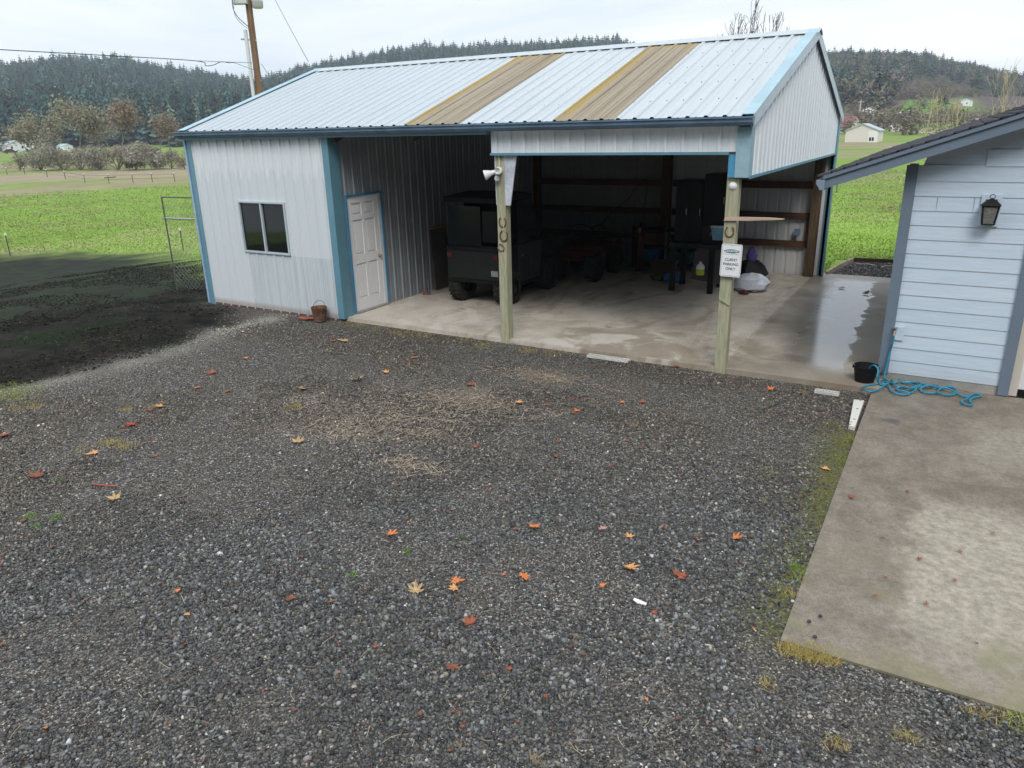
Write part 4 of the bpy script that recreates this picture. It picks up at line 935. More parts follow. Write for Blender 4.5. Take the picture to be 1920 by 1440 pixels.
# ---- wall lantern
LX,LY,LZ=2.59,HY-.10,2.0
la=thing('wall_lantern','black coach lantern with glass panes on the pale blue siding','lantern',(LX,HY-.033,2.12))
MB().box((LX-.055,HY-.045,2.03),(LX+.055,HY-.032,2.24)).build('backplate',MT['black'],la,bevel=.003)
fr=MB();wt_,wb=.077,.058;z0,z1=1.985,2.175
fr.box((LX-wb-.008,LY-wb-.008,z0-.012),(LX+wb+.008,LY+wb+.008,z0))
for sx in(-1,1):
    for sy in(-1,1):fr.beam((LX+sx*wb,LY+sy*wb,z0),(LX+sx*wt_,LY+sy*wt_,z1),.014,.014)
for z_,w_ in((z1,wt_),):
    fr.box((LX-w_-.01,LY-w_-.01,z1-.004),(LX+w_+.01,LY-w_+.008,z1+.010)).box((LX-w_-.01,LY+w_-.008,z1-.004),(LX+w_+.01,LY+w_+.01,z1+.010)).box((LX-w_-.01,LY-w_+.008,z1-.004),(LX-w_+.008,LY+w_-.008,z1+.010)).box((LX+w_-.008,LY-w_+.008,z1-.004),(LX+w_+.01,LY+w_-.008,z1+.010))
fr.beam((LX,LY+.08,2.20),(LX,HY-.04,2.20),.02,.02)
fr.build('frame',MT['black'],la)
cap=MB();e=.098
cap.add([(LX-e,LY-e,2.183),(LX+e,LY-e,2.183),(LX+e,LY+e,2.183),(LX-e,LY+e,2.183),(LX-.045,LY-.045,2.235),(LX+.045,LY-.045,2.235),(LX+.045,LY+.045,2.235),(LX-.045,LY+.045,2.235),(LX,LY,2.262)],[(3,2,1,0),(0,1,5,4),(1,2,6,5),(2,3,7,6),(3,0,4,7),(4,5,8),(5,6,8),(6,7,8),(7,4,8)])
cap.tube([(LX+.024*math.cos(a),LY,2.275+.024*math.sin(a)) for a in[2*PI*k/14 for k in range(14)]],.004,5,False,True)
cap.build('cap',MT['black'],la)
gl=NT('seeded_glass');gl.P((.5,.5,.48),.25,0,.5,Transmission_Weight=.75,IOR=1.3)
g_=MB()
for s,ax in((-1,0),(1,0),(-1,1),(1,1)):
    q=[(-wb,z0),(wb,z0),(wt_,z1),(-wt_,z1)]
    mk=lambda a,b,d:(LX+s*(wb+(wt_-wb)*(b-z0)/(z1-z0))-s*d,LY+a,b) if ax==0 else (LX+a,LY+s*(wb+(wt_-wb)*(b-z0)/(z1-z0))-s*d,b)
    vs=[mk(a,b,0) for a,b in q]+[mk(a,b,.004) for a,b in q];g_.add(vs,[(0,1,2,3),(7,6,5,4),(0,4,5,1),(1,5,6,2),(2,6,7,3),(3,7,4,0)])
g_.build('glass',gl.m,la)
MB().lathe([(.0,-.065),(.02,-.058),(.03,-.035),(.024,-.01),(.014,.01),(.014,.03)],(LX,LY,2.15),14).build('bulb',plain('warm_bulb',(.75,.62,.42),.25,0,.05),la,True)
# ---- gravel bed with timber edging behind the walkway
bed=[(.10,7.5),(.34,9.45),(1.3,9.62),(5.,9.9),(5.,7.5)]
o=MB().prism(bed,-.1,-.035,'xy').build('gravel_bed',M_gravel);tag(o,kind='structure')
mb=[(.06,7.42),(.14,8.2),(.24,8.9),(.34,9.45)]
e1=MB()
for a,b in zip(mb[:-1],mb[1:]):e1.beam((*a,-.01),(*b,-.01),.045,.13)
tag(e1.build('edging_board',MT['woodedge']),'curved weathered board edging the gravel bed beside the lawn','edging board')
tag(MB().beam((.34,9.46,-.01),(5.,9.93,-.01),.05,.13).build('edging_board',MT['woodgirt']),'straight dark board along the back of the gravel bed','edging board')
for pts,lb in((((.45,9.0),(.75,9.03),(.85,8.93)),'pale crooked stick lying on the gravel bed near the lawn'),(((1.0,8.75),(1.05,8.95),(1.45,9.0)),'pale stick lying on the gravel bed by the house')):
    tag(MB().tube([(a,b,-.01) for a,b in pts],.014,5).build('stick',plain('pale_stick',(.42,.34,.24),.8)),lb,'stick')
N=7000;X=NR.uniform(.1,3.2,N);Y=NR.uniform(7.5,12.5,N);k=inpoly(X,Y,[(.14,7.52),(.40,9.4),(3.2,9.75),(3.2,7.52)])|(inpoly(X,Y,[(.9,9.7),(3.2,9.9),(3.2,13),(1.25,12.4)])&(NR.random(N)<.8));X,Y=X[k],Y[k]
a=stones('bed_gravel',X,Y,np.where(Y<9.72,.045,.0),NR.uniform(.012,.026,len(X)),stone_cols(len(X))*np.where(Y>9.72,1.9,.9)[:,None],False,M_stone);tag(a,'dark crushed gravel in the timber edged bed','gravel',kind='stuff')
# ---- maple leaves
def leafmesh(seed,curl):
    r=random.Random(seed);pts=[];lobes=[(-150,.36),(-95,.78),(-48,.88),(0,1.),(48,.9),(95,.8),(150,.38)]
    # silhouette: lobe tips with side points and deep sinuses
    if seed%3==2: lobes=[(-140,.45),(-75,.52),(-30,.62),(0,1.05),(30,.60),(75,.55),(140,.45)]
    for i,(a,l) in enumerate(lobes):
        l*=r.uniform(.88,1.1);a+=r.uniform(-5,5);big=l>.6
        if big:pts+=[(a-17,l*.62),(a-9,l*.74),(a,l),(a+9,l*.74),(a+17,l*.60)]
        else:pts+=[(a,l)]
        if i<6:pts.append(((lobes[i][0]+lobes[i+1][0])/2,.33 if big else .30))
    pts.append((180,.12))
    v=[(0,0,0)];n=len(pts)
    for a,l in pts:
        A=math.radians(a);x,y=l*math.sin(A),l*math.cos(A);v.append((x,y,curl*(x*x*.35+max(0,y)*y*.25)+r.uniform(-.03,.05)*curl))
    f=[(0,1+i,1+(i+1)%n) for i in range(n)]
    m=len(v);v+=[(a,b,c+.02) for a,b,c in v];f=[(c,b,a) for a,b,c in f]+[(a+m,b+m,c+m) for a,b,c in f]+[(1+i,1+(i+1)%n,m+1+(i+1)%n,m+1+i) for i in range(n)]
    st=len(v);v+=[(-.02,0,0),(.02,0,0),(.03,-.75,.06),(-.01,-.75,.06)];f.append((st,st+1,st+2,st+3))
    return v,f
LC=dict(orange=(.58,.19,.06),light=(.62,.31,.11),tan=(.45,.31,.16),rust=(.30,.085,.04),brown=(.22,.085,.045),red=(.36,.06,.03),pink=(.42,.24,.21))
LM={}
for k,c in LC.items():
    t=NT('leaf_'+k);n=t.noise(30,4);t.P(t.mix(t.ramp(n,.3,.75),mul(c,.75),mul(c,1.2)),.6,0,.3);LM[k]=t.m
LMESH={}
def leaf(px,py,w,colr,label,group=None,zz=None):
    c=pl(px,py,'z',-.05);d=math.dist(c,CAM);s=w/F*d/1.6
    sh=R.randrange(5);key=(sh,colr)
    if key not in LMESH:
        v,f=leafmesh(sh*13+5,R.uniform(.5,1.8));me=bpy.data.meshes.new('fallen_leaf');me.from_pydata(v,[],f);me.materials.append(LM[colr]);LMESH[key]=me
    o=bpy.data.objects.new('fallen_leaf',LMESH[key]);C.objects.link(o);z_=float(H(c[0],c[1]))+.022 if zz is None else zz
    o.location=(c[0],c[1],z_);o.scale=(s,s,s);o.rotation_euler=(R.gauss(0,.09),R.gauss(0,.09),R.random()*6.28)
    return tag(o,label,'leaf',group or 'fallen maple leaves on the gravel')
BIG=[(983,1088,34,'orange','bright orange maple leaf left of the pale crinkled one, middle gravel'),(1180,1072,30,'light','flat golden orange leaf between two darker maple leaves'),(1279,1091,36,'rust','large curled brown orange leaf right of the golden one'),(780,1119,32,'tan','pale tan pointed maple leaf beside an orange cluster'),
(853,1098,34,'orange','upper leaf of the orange pair beside the tan maple leaf'),(854,1112,24,'light','lower lighter leaf of the orange pair beside the tan leaf'),(883,1177,32,'rust','rust brown leaf below the orange pair'),(850,1260,28,'brown','dull brown leaf lowest in the centre of the gravel'),(548,1130,34,'brown','brown red leaf well left of the tan maple leaf'),
(1002,995,26,'orange','solid orange leaf above the bright orange maple leaf'),(731,1010,26,'orange','orange maple leaf right of a tiny green weed'),(1377,1017,24,'orange','orange leaf out toward the driveway edge'),(1180,1015,20,'light','small tan orange leaf above the golden one'),(1130,1000,20,'pink','pale pinkish maple leaf in the middle gravel'),(1128,1108,20,'orange','small star shaped orange leaf between two maple leaves'),
(352,1161,16,'light','square scrap of tan leaf alone at lower left'),(335,1116,18,'orange','small orange scrap just above the square tan one'),(218,943,32,'tan','pointed tan leaf below the red twig'),(180,855,26,'light','orange oak leaf beside yellow grass tufts'),(68,901,26,'brown','dark brown curled leaf at far left'),(10,822,24,'rust','orange brown leaf cut by the left edge'),(248,802,28,'red','bright red leaf above the yellow grass tufts'),
(303,768,20,'light','tan orange leaf right of a grass tuft at left'),(372,732,18,'orange','orange leaf near the pale sandy strip'),(397,705,20,'rust','rusty leaf closest to the sandy strip'),(571,735,18,'light','orange leaf beside the dry straw patch'),(670,717,28,'tan','tan torn leaf between the bucket and the straw patch'),(725,703,18,'light','pale orange leaf near the middle of the straw'),(775,672,18,'orange','orange leaf below the yellow grass at the slab'),
(883,726,20,'rust','reddish leaf on the upper straw patch'),(972,760,24,'light','golden leaf right of the straw patch'),(1082,776,18,'orange','orange leaf right of the golden one by the straw'),(1190,671,18,'orange','orange leaf at the end of the drain grate'),(1270,687,20,'rust','rusty leaf on gravel before the sign post'),(1545,885,20,'light','orange leaf in the moss beside the driveway'),(1597,943,18,'rust','rust red maple leaf lying on the concrete driveway'),(1203,757,20,'rust','dark orange leaf halfway to the sign post'),(1445,730,16,'orange','orange leaf beside a white scrap near the walkway'),(1168,757,14,'orange','orange leaf left of the dark orange one'),(560,836,26,'tan','tan leaf at the left end of the straw'),(648,640,30,'tan','large tan torn leaf pile near the rusty bucket'),(625,640,16,'rust','small red leaf touching the big tan one'),(424,740,16,'rust','reddish leaf left of the straw'),(462,676,14,'orange','small orange leaf nearest the barn wall'),(285,775,12,'brown','small brown leaf among left grass tufts'),(890,845,16,'rust','rust leaf under the straw patch'),(1575,697,14,'brown','dark leaf on the walkway by the bucket')]
for a in BIG[:-1]:
    leaf(*a[:3],a[3],a[4],zz=.004 if 'concrete' in a[4] else None)
for px,py,w_,lb in((1576,545,14,'dark wet leaf farther up the shiny walkway'),(1622,557,20,'larger dark wet leaf on the shiny walkway')):leaf(px,py,w_,'brown',lb,zz=.012)
SC_=0
while SC_<80:
    px,py=R.uniform(0,1500),650+790*R.random()**1.3;c=pl(px,py)
    if c[1]>-.1 or c[0]>1.55 or px<0:continue
    if R.random()<.5 and px<700:continue
    leaf(px,py,R.uniform(6,11)*(1+.2*(py>1000)),R.choice(['rust','brown','rust','orange','brown']),'small curled rust coloured leaf scrap on the gravel','small leaf scraps on the gravel');SC_+=1
for px,py in((1630,990),(1720,1060),(1800,1045),(1790,1100),(1640,1130),(1660,1095),(1735,1145),(1830,1220),(1650,1020),(1700,930),(1860,1010)):
    leaf(px,py,R.uniform(7,12),R.choice(['rust','brown']),'small curled rust coloured leaf scrap on the concrete driveway','leaf scraps on the driveway',zz=.004)
c=pl(192,909);tag(MB().tube([(c[0]-.12,c[1]-.02,-.012),(c[0],c[1],-.004),(c[0]+.13,c[1]+.05,-.008)],.007,5).build('twig',plain('red_twig',(.36,.07,.04),.6)),'red twig lying on the gravel at left','twig')
c=pl(1200,1128);tag(MB().prism([(-.05,-.012),(-.01,-.02),(.05,.0),(.045,.018),(-.02,.012),(-.052,.006)],-.004,.006,'xy',Matrix.Translation((c[0],c[1],-.005))@Matrix.Rotation(-.3,4,'Z')@Matrix.Rotation(.15,4,'X')).build('paper_scrap',MT['white']),'small white scrap on the gravel below the curled leaf','scrap')
for px,py in((1517,1166),(1528,1195),(1538,1156)):
    c=pl(px,py);s=.014;o=MB().lathe([(0,0),(s,.004),(s*.9,s),(0,s*1.3)],(c[0],c[1],-.003),7).build('pebble',plain('dark_pebble',(.04,.04,.045),.6),None);tag(o,'dark pebble strayed onto the driveway corner','pebble','pebbles strayed on the driveway')
# ================================================================ INSIDE THE BAYS
pn=thing('plywood_panel','brown board leaning on the ribbed liner with a pale top edge','board',(-6.65,2.85,0))
MB().prism([(-6.70,.02),(-6.66,.02),(-6.74,1.22),(-6.78,1.22)],2.56,3.12,'xz').build('panel',plain('stained_plywood',(.065,.055,.05),.7,0,.3,3),pn)
MB().prism([(-6.735,1.222),(-6.785,1.222),(-6.785,1.245),(-6.735,1.245)],2.53,3.15,'xz').build('top_edge',plain('orange_wood_edge',(.5,.22,.09),.7),pn)
# rusty jack stand by the liner
js=thing('rusty_stand','small rusty stand on the slab against the ribbed liner','stand',(-6.66,2.22,0))
MB().lathe([(.09,0),(.085,.012),(.03,.05),(.02,.2),(.035,.21),(.0,.215)],(-6.66,2.22,0),10).build('base',MT['rust'],js)
MB().box((-6.60,2.20,0),(-6.575,2.23,.30)).build('rod',plain('blue_rod',(.10,.14,.22),.5),js)
# utility vehicle
uv=thing('utility_vehicle','black enclosed utility vehicle parked nose in by the ribbed liner','vehicle',(-5.2,2.7,0))
x0,x1=-5.82,-4.63;yr=1.80
b=MB().prism([(yr,.42),(yr,1.05),(yr+.05,1.10),(3.35,1.10),(3.55,1.02),(4.15,.86),(4.22,.62),(4.20,.42),(3.95,.40),(3.90,.66),(3.52,.70),(3.28,.60),(3.2,.30),(2.45,.28),(2.38,.58),(1.98,.60),(1.93,.42)],x0,x1,'yz').build('body',MT['charcoal'],uv,bevel=.02)
MB().prism([(yr-.02,1.86),(yr,1.96),(2.7,2.0),(2.95,1.95),(2.93,1.88),(2.7,1.90)],x0-.02,x1+.02,'yz').build('roof',MT['black'],uv,bevel=.015)
for x in(x0+.03,x1-.03):
    for (ya,za),(yb,zb_) in(((yr+.03,1.05),(yr+.03,1.9)),((2.35,1.05),(2.35,1.92)),((3.35,1.06),(2.88,1.93))):MB().beam((x,ya,za),(x,yb,zb_),.06,.06).build('cab_pillar',MT['black'],uv)
dgl=plain('smoked_window',(.014,.017,.018),.1,0,.1,spec=.15)
for x,s in((x1-.015,1),(x0+.015,-1)):
    dd=MB().prism([(2.40,.36),(3.18,.36),(3.26,.62),(3.30,1.05),(2.40,1.05)],x-.012+s*.02,x+.012+s*.02,'yz').build('door',plain('grey_door_skin',(.022,.024,.027),.4,0,.2),uv,bevel=.006)
    MB().prism([(2.42,1.08),(3.30,1.08),(2.88,1.86),(2.42,1.86)],x-.004,x+.004,'yz').build('window',dgl,dd)
    MB().cbox((x+s*.04,2.52,.86),(.008,.05,.015)).build('handle',MT['chrome'],dd)
    MB().cbox((x+s*.036,2.98,.60),(.003,.13,.15)).build('decal',plain('pale_grey_panel',(.04,.04,.042),.5),dd)
MB().box((x0+.06,yr+.012,1.10),(x1-.42,yr+.022,1.80)).build('rear_window',dgl,uv);MB().box((x1-.38,yr+.012,1.18),(x1-.08,yr+.022,1.72)).build('rear_window',dgl,uv)
MB().prism([(3.33,1.10),(3.345,1.11),(2.91,1.88),(2.895,1.88)],x0+.06,x1-.06,'yz').build('windscreen',dgl,uv)
MB().box((x0+.05,yr-.03,.50),(x1-.05,yr-.002,1.0)).build('tailgate',MT['darkgrey'],uv,bevel=.01)
for x in(x0+.10,x1-.10):MB().cbox((x,yr-.04,.92),(.05,.012,.04)).build('tail_light',plain('tail_light_lens',(.12,.02,.02),.2),uv)
MB().cbox((x1-.12,yr-.045,.63),(.07,.006,.05)).build('number_plate',MT['steel'],uv)
def wheel(cx_,cy_,r,w,parent,m=MT['rubber']):
    M=Matrix.Rotation(PI/2,4,'Y')
    tw=MB().lathe([(r*.55,-w/2),(r*.92,-w/2),(r,-w*.36),(r*1.0,w*.36),(r*.92,w/2),(r*.55,w/2)],(cx_,cy_,r),28,M)
    for k in range(24):
        a=2*PI*k/24
        for s in(-1,1):
            a2=a+(.13 if s>0 else 0);tw.beam((cx_+s*w*.05,cy_+math.cos(a2)*r*1.0,r+math.sin(a2)*r*1.0),(cx_+s*w*.45,cy_+math.cos(a2+.06)*r*.99,r+math.sin(a2+.06)*r*.99),.035,.04,(0,math.cos(a),math.sin(a)))
    o=tw.build('wheel',m,parent);MB().lathe([(0,-w*.2),(r*.2,-w*.28),(r*.5,-w*.2),(r*.56,-w*.4),(r*.56,w*.4),(r*.5,w*.2),(r*.2,w*.28),(0,w*.2)],(cx_,cy_,r),20,M).build('rim',MT['darkgrey'],o);return o
for x in(x0+.10,x1-.10):
    for y in(2.02 if False else 2.16,3.72):wheel(x,y,.325,.25,uv)
# quad bike
qb=thing('quad_bike','red and black quad bike parked in shadow beyond the utility vehicle','quad bike',(-4.6,5.2,0))
for x in(-5.0,-4.15):
    for y in(4.75,5.85):wheel(x,y,.29,.22,qb)
MB().prism([(4.5,.45),(4.45,.62),(4.75,.80),(5.05,.62),(5.45,.62),(5.75,.82),(6.1,.64),(6.05,.45)],-4.82,-4.33,'yz').build('body',MT['red'],qb,bevel=.02)
MB().prism([(4.42,.60),(4.5,.70),(4.75,.74),(5.02,.60),(4.98,.56),(4.75,.68),(4.5,.62)],-5.12,-4.03,'yz').build('fender',MT['red'],qb)
MB().prism([(5.5,.62),(5.6,.74),(5.85,.76),(6.12,.62),(6.08,.58),(5.85,.70),(5.62,.68)],-5.12,-4.03,'yz').build('fender',MT['red'],qb)
MB().box((-4.75,4.85,.80),(-4.40,5.4,.90)).build('seat',MT['black'],qb,bevel=.03)
MB().tube([(-5.0,5.35,1.03),(-4.8,5.5,1.08),(-4.57,5.55,1.0),(-4.35,5.5,1.08),(-4.15,5.35,1.03)],.014,6).tube([(-4.57,5.55,1.0),(-4.57,5.7,.75)],.02,6).build('handlebar',MT['black'],qb)
MB().box((-4.95,5.65,.78),(-4.2,5.67,.8)).box((-4.95,6.1,.78),(-4.2,6.12,.8)).box((-4.95,5.67,.785),(-4.93,6.1,.80)).box((-4.22,5.67,.785),(-4.2,6.1,.80)).box((-4.6,5.67,.785),(-4.57,6.1,.80)).build('rack',MT['black'],qb)
# shelving with clutter
sh=thing('steel_shelf','dark low shelving unit against the back wall','shelf',(-3.3,6.7,0))
for z_ in(.12,.50,.86):MB().box((-4.0,6.5,z_),(-2.3,7.0,z_+.03)).build('shelf_board',MT['darkgrey'],sh)
for x in(-4.0,-2.34):
    for y in(6.5,6.96):MB().box((x,y,0),(x+.04,y+.04,.95)).build('upright',MT['darkgrey'],sh)
def crate(name,label,cat,a,b,m,lid=None):
    t_=thing(name,label,cat,((a[0]+b[0])/2,(a[1]+b[1])/2,a[2]));i=.03
    MB().add([(a[0]+i,a[1]+i,a[2]),(b[0]-i,a[1]+i,a[2]),(b[0]-i,b[1]-i,a[2]),(a[0]+i,b[1]-i,a[2]),(a[0],a[1],b[2]),(b[0],a[1],b[2]),(b[0],b[1],b[2]),(a[0],b[1],b[2])],[(0,3,2,1),(4,5,6,7),(0,1,5,4),(1,2,6,5),(2,3,7,6),(3,0,4,7)]).build('body',m,t_,bevel=.012)
    MB().box((a[0]-.012,a[1]-.012,b[2]),(b[0]+.012,b[1]+.012,b[2]+.03)).build('lid',lid or m,t_,bevel=.006);return t_
crate('storage_tote','dark blue storage tote on the lower shelf','tote',(-3.95,6.52,.155),(-3.35,6.95,.42),MT['blue'])
crate('storage_tote','teal storage tote on the lower shelf beside the blue one','tote',(-3.2,6.52,.155),(-2.65,6.95,.40),MT['teal_plastic'])
crate('cardboard_box','brown cardboard box on the floor before the shelf','box',(-3.35,5.95,0),(-2.85,6.35,.24),MT['cardboard'])
crate('cardboard_box','brown cardboard box on the middle shelf','box',(-3.9,6.55,.535),(-3.45,6.9,.78),MT['cardboard'])
crate('storage_tote','light blue plastic bin on top of the dark cabinet corner','bin',(-1.66,4.50,1.02),(-1.38,4.80,1.26),MT['lightblue'],MT['white'])
gc=thing('gas_cylinder','red gas cylinder standing beside the back wall pole','cylinder',(-3.75,6.3,0))
MB().lathe([(.0,0),(.10,.0),(.105,.02),(.105,.72),(.09,.79),(.05,.83),(.0,.84)],(-3.75,6.3,0),18).build('tank',MT['red'],gc,True);MB().lathe([(.03,.83),(.03,.90),(.045,.90),(.045,.94),(0,.95)],(-3.75,6.3,0),10).build('valve',MT['brass'],gc)
# dark cabinet & welding bench right of the centre
cb=thing('metal_cabinet','tall black metal cabinet on a bench behind the sign post','cabinet',(-1.9,4.8,0))
MB().box((-2.40,4.62,.95),(-1.86,5.2,2.10)).build('carcass',MT['black'],cb,bevel=.01)
MB().box((-1.855,4.60,1.28),(-1.42,5.2,2.22)).build('carcass',MT['black'],cb,bevel=.01)
for a,b_,c_,d_x in((-2.38,-2.14,.98,2.07),(-2.12,-1.88,.98,2.07),(-1.84,-1.44,1.31,2.19)):
    dd=MB().box((a,4.585,c_),(b_,4.598,d_x)).build('door',MT['charcoal'],cb);MB().cbox((b_-.03,4.575,(c_+d_x)/2),(.006,.008,.06)).build('handle',MT['chrome'],dd)
wb_=thing('workbench','dark grey metal bench on stout legs behind the sign post','bench',(-1.9,4.7,0))
MB().box((-2.45,4.45,.86),(-1.35,5.25,.945)).build('top',MT['darkgrey'],wb_,bevel=.008)
MB().prism([(-2.0,.26),(-1.36,.20),(-1.36,.86),(-1.9,.86)],4.5,4.53,'xz').build('front_panel',plain('dull_grey_sheet',(.05,.047,.05),.6),wb_)
for x in(-2.42,-1.66):
    for y in(4.48,5.15):MB().box((x,y,0),(x+.10,y+.07,.86)).build('leg',MT['charcoal'],wb_)
def bag(name,label,cat,c,r,m,seed):
    r_=random.Random(seed);vs=[];fs=[];k=12;n=7
    for i in range(n):
        ph=PI*i/(n-1)
        for j in range(k):
            a=2*PI*j/k;q=1+r_.uniform(-.16,.16);vs.append((c[0]+r[0]*math.sin(ph)*math.cos(a)*q,c[1]+r[1]*math.sin(ph)*math.sin(a)*q,c[2]+max(-.98,-math.cos(ph)*1.05)*r[2]*q*.98+r[2]))
    for i in range(n-1):
        for j in range(k):fs.append((i*k+j,i*k+(j+1)%k,(i+1)*k+(j+1)%k,(i+1)*k+j))
    return tag(MB().add(vs,fs).build(name,m,None,True),label,cat)
bag('tarp_bundle','crumpled blue tarp bundle on the floor left of the bench','tarp',(-2.62,5.3,.0),(.20,.15,.09),plain('blue_tarp',(.05,.22,.6),.45),3)
bag('green_bag','dark green sack beside the blue tarp bundle','sack',(-2.95,5.35,.0),(.18,.14,.07),plain('green_sack',(.05,.12,.03),.7),4)
bag('feed_sack','white feed sack lying behind the sign post','sack',(-.98,5.05,.0),(.36,.24,.17),plain('white_sack',(.62,.66,.74),.6),5)
bag('purple_bag','purple cloth bag on top of the black pile behind the sign','bag',(-1.12,5.6,.42),(.10,.10,.17),MT['purple'],6)
bag('black_bag','lumpy black bag behind the white feed sack','bag',(-1.15,5.6,.0),(.34,.28,.26),MT['black'],8)
bag('red_bag','small red bag under the white feed sack','bag',(-1.02,4.72,.0),(.11,.07,.04),MT['red'],9)
jg=thing('spray_jug','lime and white jug hanging at the bench front','jug',(-1.75,4.42,.36))
MB().lathe([(0,0),(.075,0),(.08,.02),(.08,.11),(0,.11)],(-1.78,4.38,.38),14).build('body',MT['lime'],jg,True);MB().lathe([(.08,.112),(.08,.16),(.05,.20),(.025,.22),(.025,.25),(0,.25)],(-1.78,4.38,.38),14).build('top',MT['white'],jg,True)
o=MB().tube([(-3.44+.25,6.45,.0),(-3.24,6.6,.95)],.02,6).build('pipe',plain('grey_blue_pipe',(.14,.16,.24),.5));tag(o,'grey blue pipe leaning by the back wall pole','pipe')
o=MB().tube(smooth([(-5.3,7.10,.45),(-4.95,7.10,.95),(-4.65,7.10,1.25),(-4.35,7.10,1.5),(-4.1,7.1,1.85),(-3.9,7.1,1.9),(-3.95,7.10,1.4),(-4.05,7.10,.6)]),.008,5).build('wire',MT['cable']);tag(o,'thin loose wire hung across the back wall girts','wire')
mb=MB().box((-.62,7.06,.83),(-.50,7.12,.97)).build('outlet_box',plain('blue_grey_box',(.15,.22,.30),.5),None,bevel=.01);tag(mb,'blue outlet box on the back wall near the corner pole','outlet')
# ================================================================ UTILITY POLE AND WIRES
b0=at(489,190,31);b0[2]=float(H(b0[0],b0[1]));xp,yp=b0[0],b0[1]
up=thing('utility_pole','brown wooden utility pole with white conduit behind the barn roof','utility pole',b0)
MB().tube([(xp,yp,b0[2]),(xp,yp,14)],[.135,.10],14).build('pole',MT['poleWood'],up,True)
rt=np.array([math.cos(YAW),-math.sin(YAW),0])
sd=lambda k,z,f=0:(xp+rt[0]*k+rt[1]*f*0+f*rt[1],yp+rt[1]*k-f*rt[0],z)
zc=at(470,56,31)[2]
MB().tube([sd(-.225,b0[2],.05),sd(-.225,zc,.05)],.07,10).build('conduit',plain('white_conduit',(.62,.63,.63),.5,0,.06),up,True)
for px_y in(75,150):
    z_=at(480,px_y,31)[2];MB().beam(sd(-.42,z_+.03,.05),sd(.13,z_-.02,.05),.05,.05).build('bracket',MT['steel'],up)
z_=at(470,9,31)[2]
MB().box((-.50,-.16,0),(.02,.16,.9),Matrix.Translation(sd(.0,z_,.15))@Matrix.Rotation(-YAW,4,'Z')).build('meter_box',plain('pale_grey_box',(.50,.52,.54),.5,0,.06),up,bevel=.01)
zl=at(488,3,31)[2];lm=MB().lathe([(.0,.35),(.09,.33),(.11,.16),(.19,.06),(.20,.0)],sd(.33,zl,.05),14).build('yard_light',MT['white'],up,True)
MB().lathe([(.195,.0),(.19,-.20),(.16,-.24),(0,-.25)],sd(.33,zl,.05),14).build('lens',plain('milky_lens',(.42,.42,.40),.3,0,.05),lm,True)
MB().tube([sd(.1,zl+.3,.05),sd(.33,zl+.34,.05)],.02,6).build('lamp_arm',MT['steel'],up)
def wire(pts,r,label,name='overhead_wire'):return tag(MB().tube(smooth(pts,6),r,5).build(name,MT['cable']),label,'wire')
A=lambda x,y,d:tuple(float(q) for q in at(x,y,d))
wire([A(-120,85,26),A(0,93,27),A(180,103,28.5),A(366,114,29.5),A(385,123,29.8),A(400,122,30),A(415,116,30.2),A(430,118,30.4)],.013,'thick overhead cable crossing the sky left of the pole')
wire([A(366,114,29.5),A(420,116,30),A(472,118,30.8)],.008,'thin upper wire reaching the pole beside the thick cable')
wire([A(430,118,30.2),A(440,118,30.4),A(462,126,30.7),A(482,133,31)],.008,'thin wire sagging from the cable end down to the pole')
wire([A(515,-2,31),A(548,60,26),A(578,115,21)],.008,'thin slanting service wire dropping to the barn ridge')
wire([A(436,-8,30.6),A(437,15,30.6),A(446,32,30.7),A(460,45,30.8),A(471,54,31)],.014,'dark drip loop cable entering the conduit top')
wire([A(442,-8,30.7),A(438,14,30.7),A(443,33,30.75),A(457,48,30.85),A(470,56,31)],.008,'thinner loop cable beside the dark drip loop')
wire([A(490,120,31),A(497,130,31.4),A(505,142,32)],.008,'short wire end hanging right of the pole')
wire([A(1580,229,70),A(1700,229,72),A(1800,227,74),A(1930,222,78)],.03,'distant overhead wire crossing behind the house roof')
# ================================================================ FIELD FENCE
M_tp=plain('dark_steel_post',(.06,.055,.05),.7,0,.2);M_tip=plain('white_post_tip',(.75,.75,.75),.5)
def tpost(px,py,h,label,grp='steel fence posts across the pasture'):
    p,d=hit(px,py);t_=thing('fence_post',label,'fence post',p,grp);w=.014+d*.0002
    MB().box((p[0]-w,p[1]-w*.4,p[2]-.2),(p[0]+w,p[1]+w*.4,p[2]+h)).box((p[0]-w*.4,p[1]-w,p[2]-.2),(p[0]+w*.4,p[1]-w*.4,p[2]+h)).build('shaft',M_tp,t_)
    MB().box((p[0]-w*1.2,p[1]-w*1.2,p[2]+h),(p[0]+w*1.2,p[1]+w*1.2,p[2]+h+h*.12)).build('tip',M_tip,t_);return p
tpost(20,481,.85,'near white tipped fence post at the dark ground edge');tpost(344,470,.8,'white tipped fence post behind the wire mesh panel')
ps=[tpost(x,y,.85,'white tipped steel post in the far pasture fence line') for x,y in((-32,327),(14,328),(47,327),(89,332),(123,336),(160,343),(205,344),(250,343),(286,342),(328,341))]
for k,z_ in enumerate((.35,.75)):
    for a,b in zip(ps[:-1],ps[1:]):pass
fw=MB()
for z_ in(.40,.78):fw.tube([(p[0],p[1],p[2]+z_) for p in ps],.012,4)
tag(fw.build('fence_wire',M_tp),'thin wire strands along the far pasture fence','wire')
p,d=hit(197,338);q,_=hit(218,336);tag(MB().beam((p[0],p[1],p[2]+.25),(q[0],q[1],q[2]+.25),.08,.10).build('gate_bar',M_tp),'dark horizontal bar at the far fence gap','bar')
tpost(1568,362,.9,'small dark fence post on the lawn behind the barn corner')
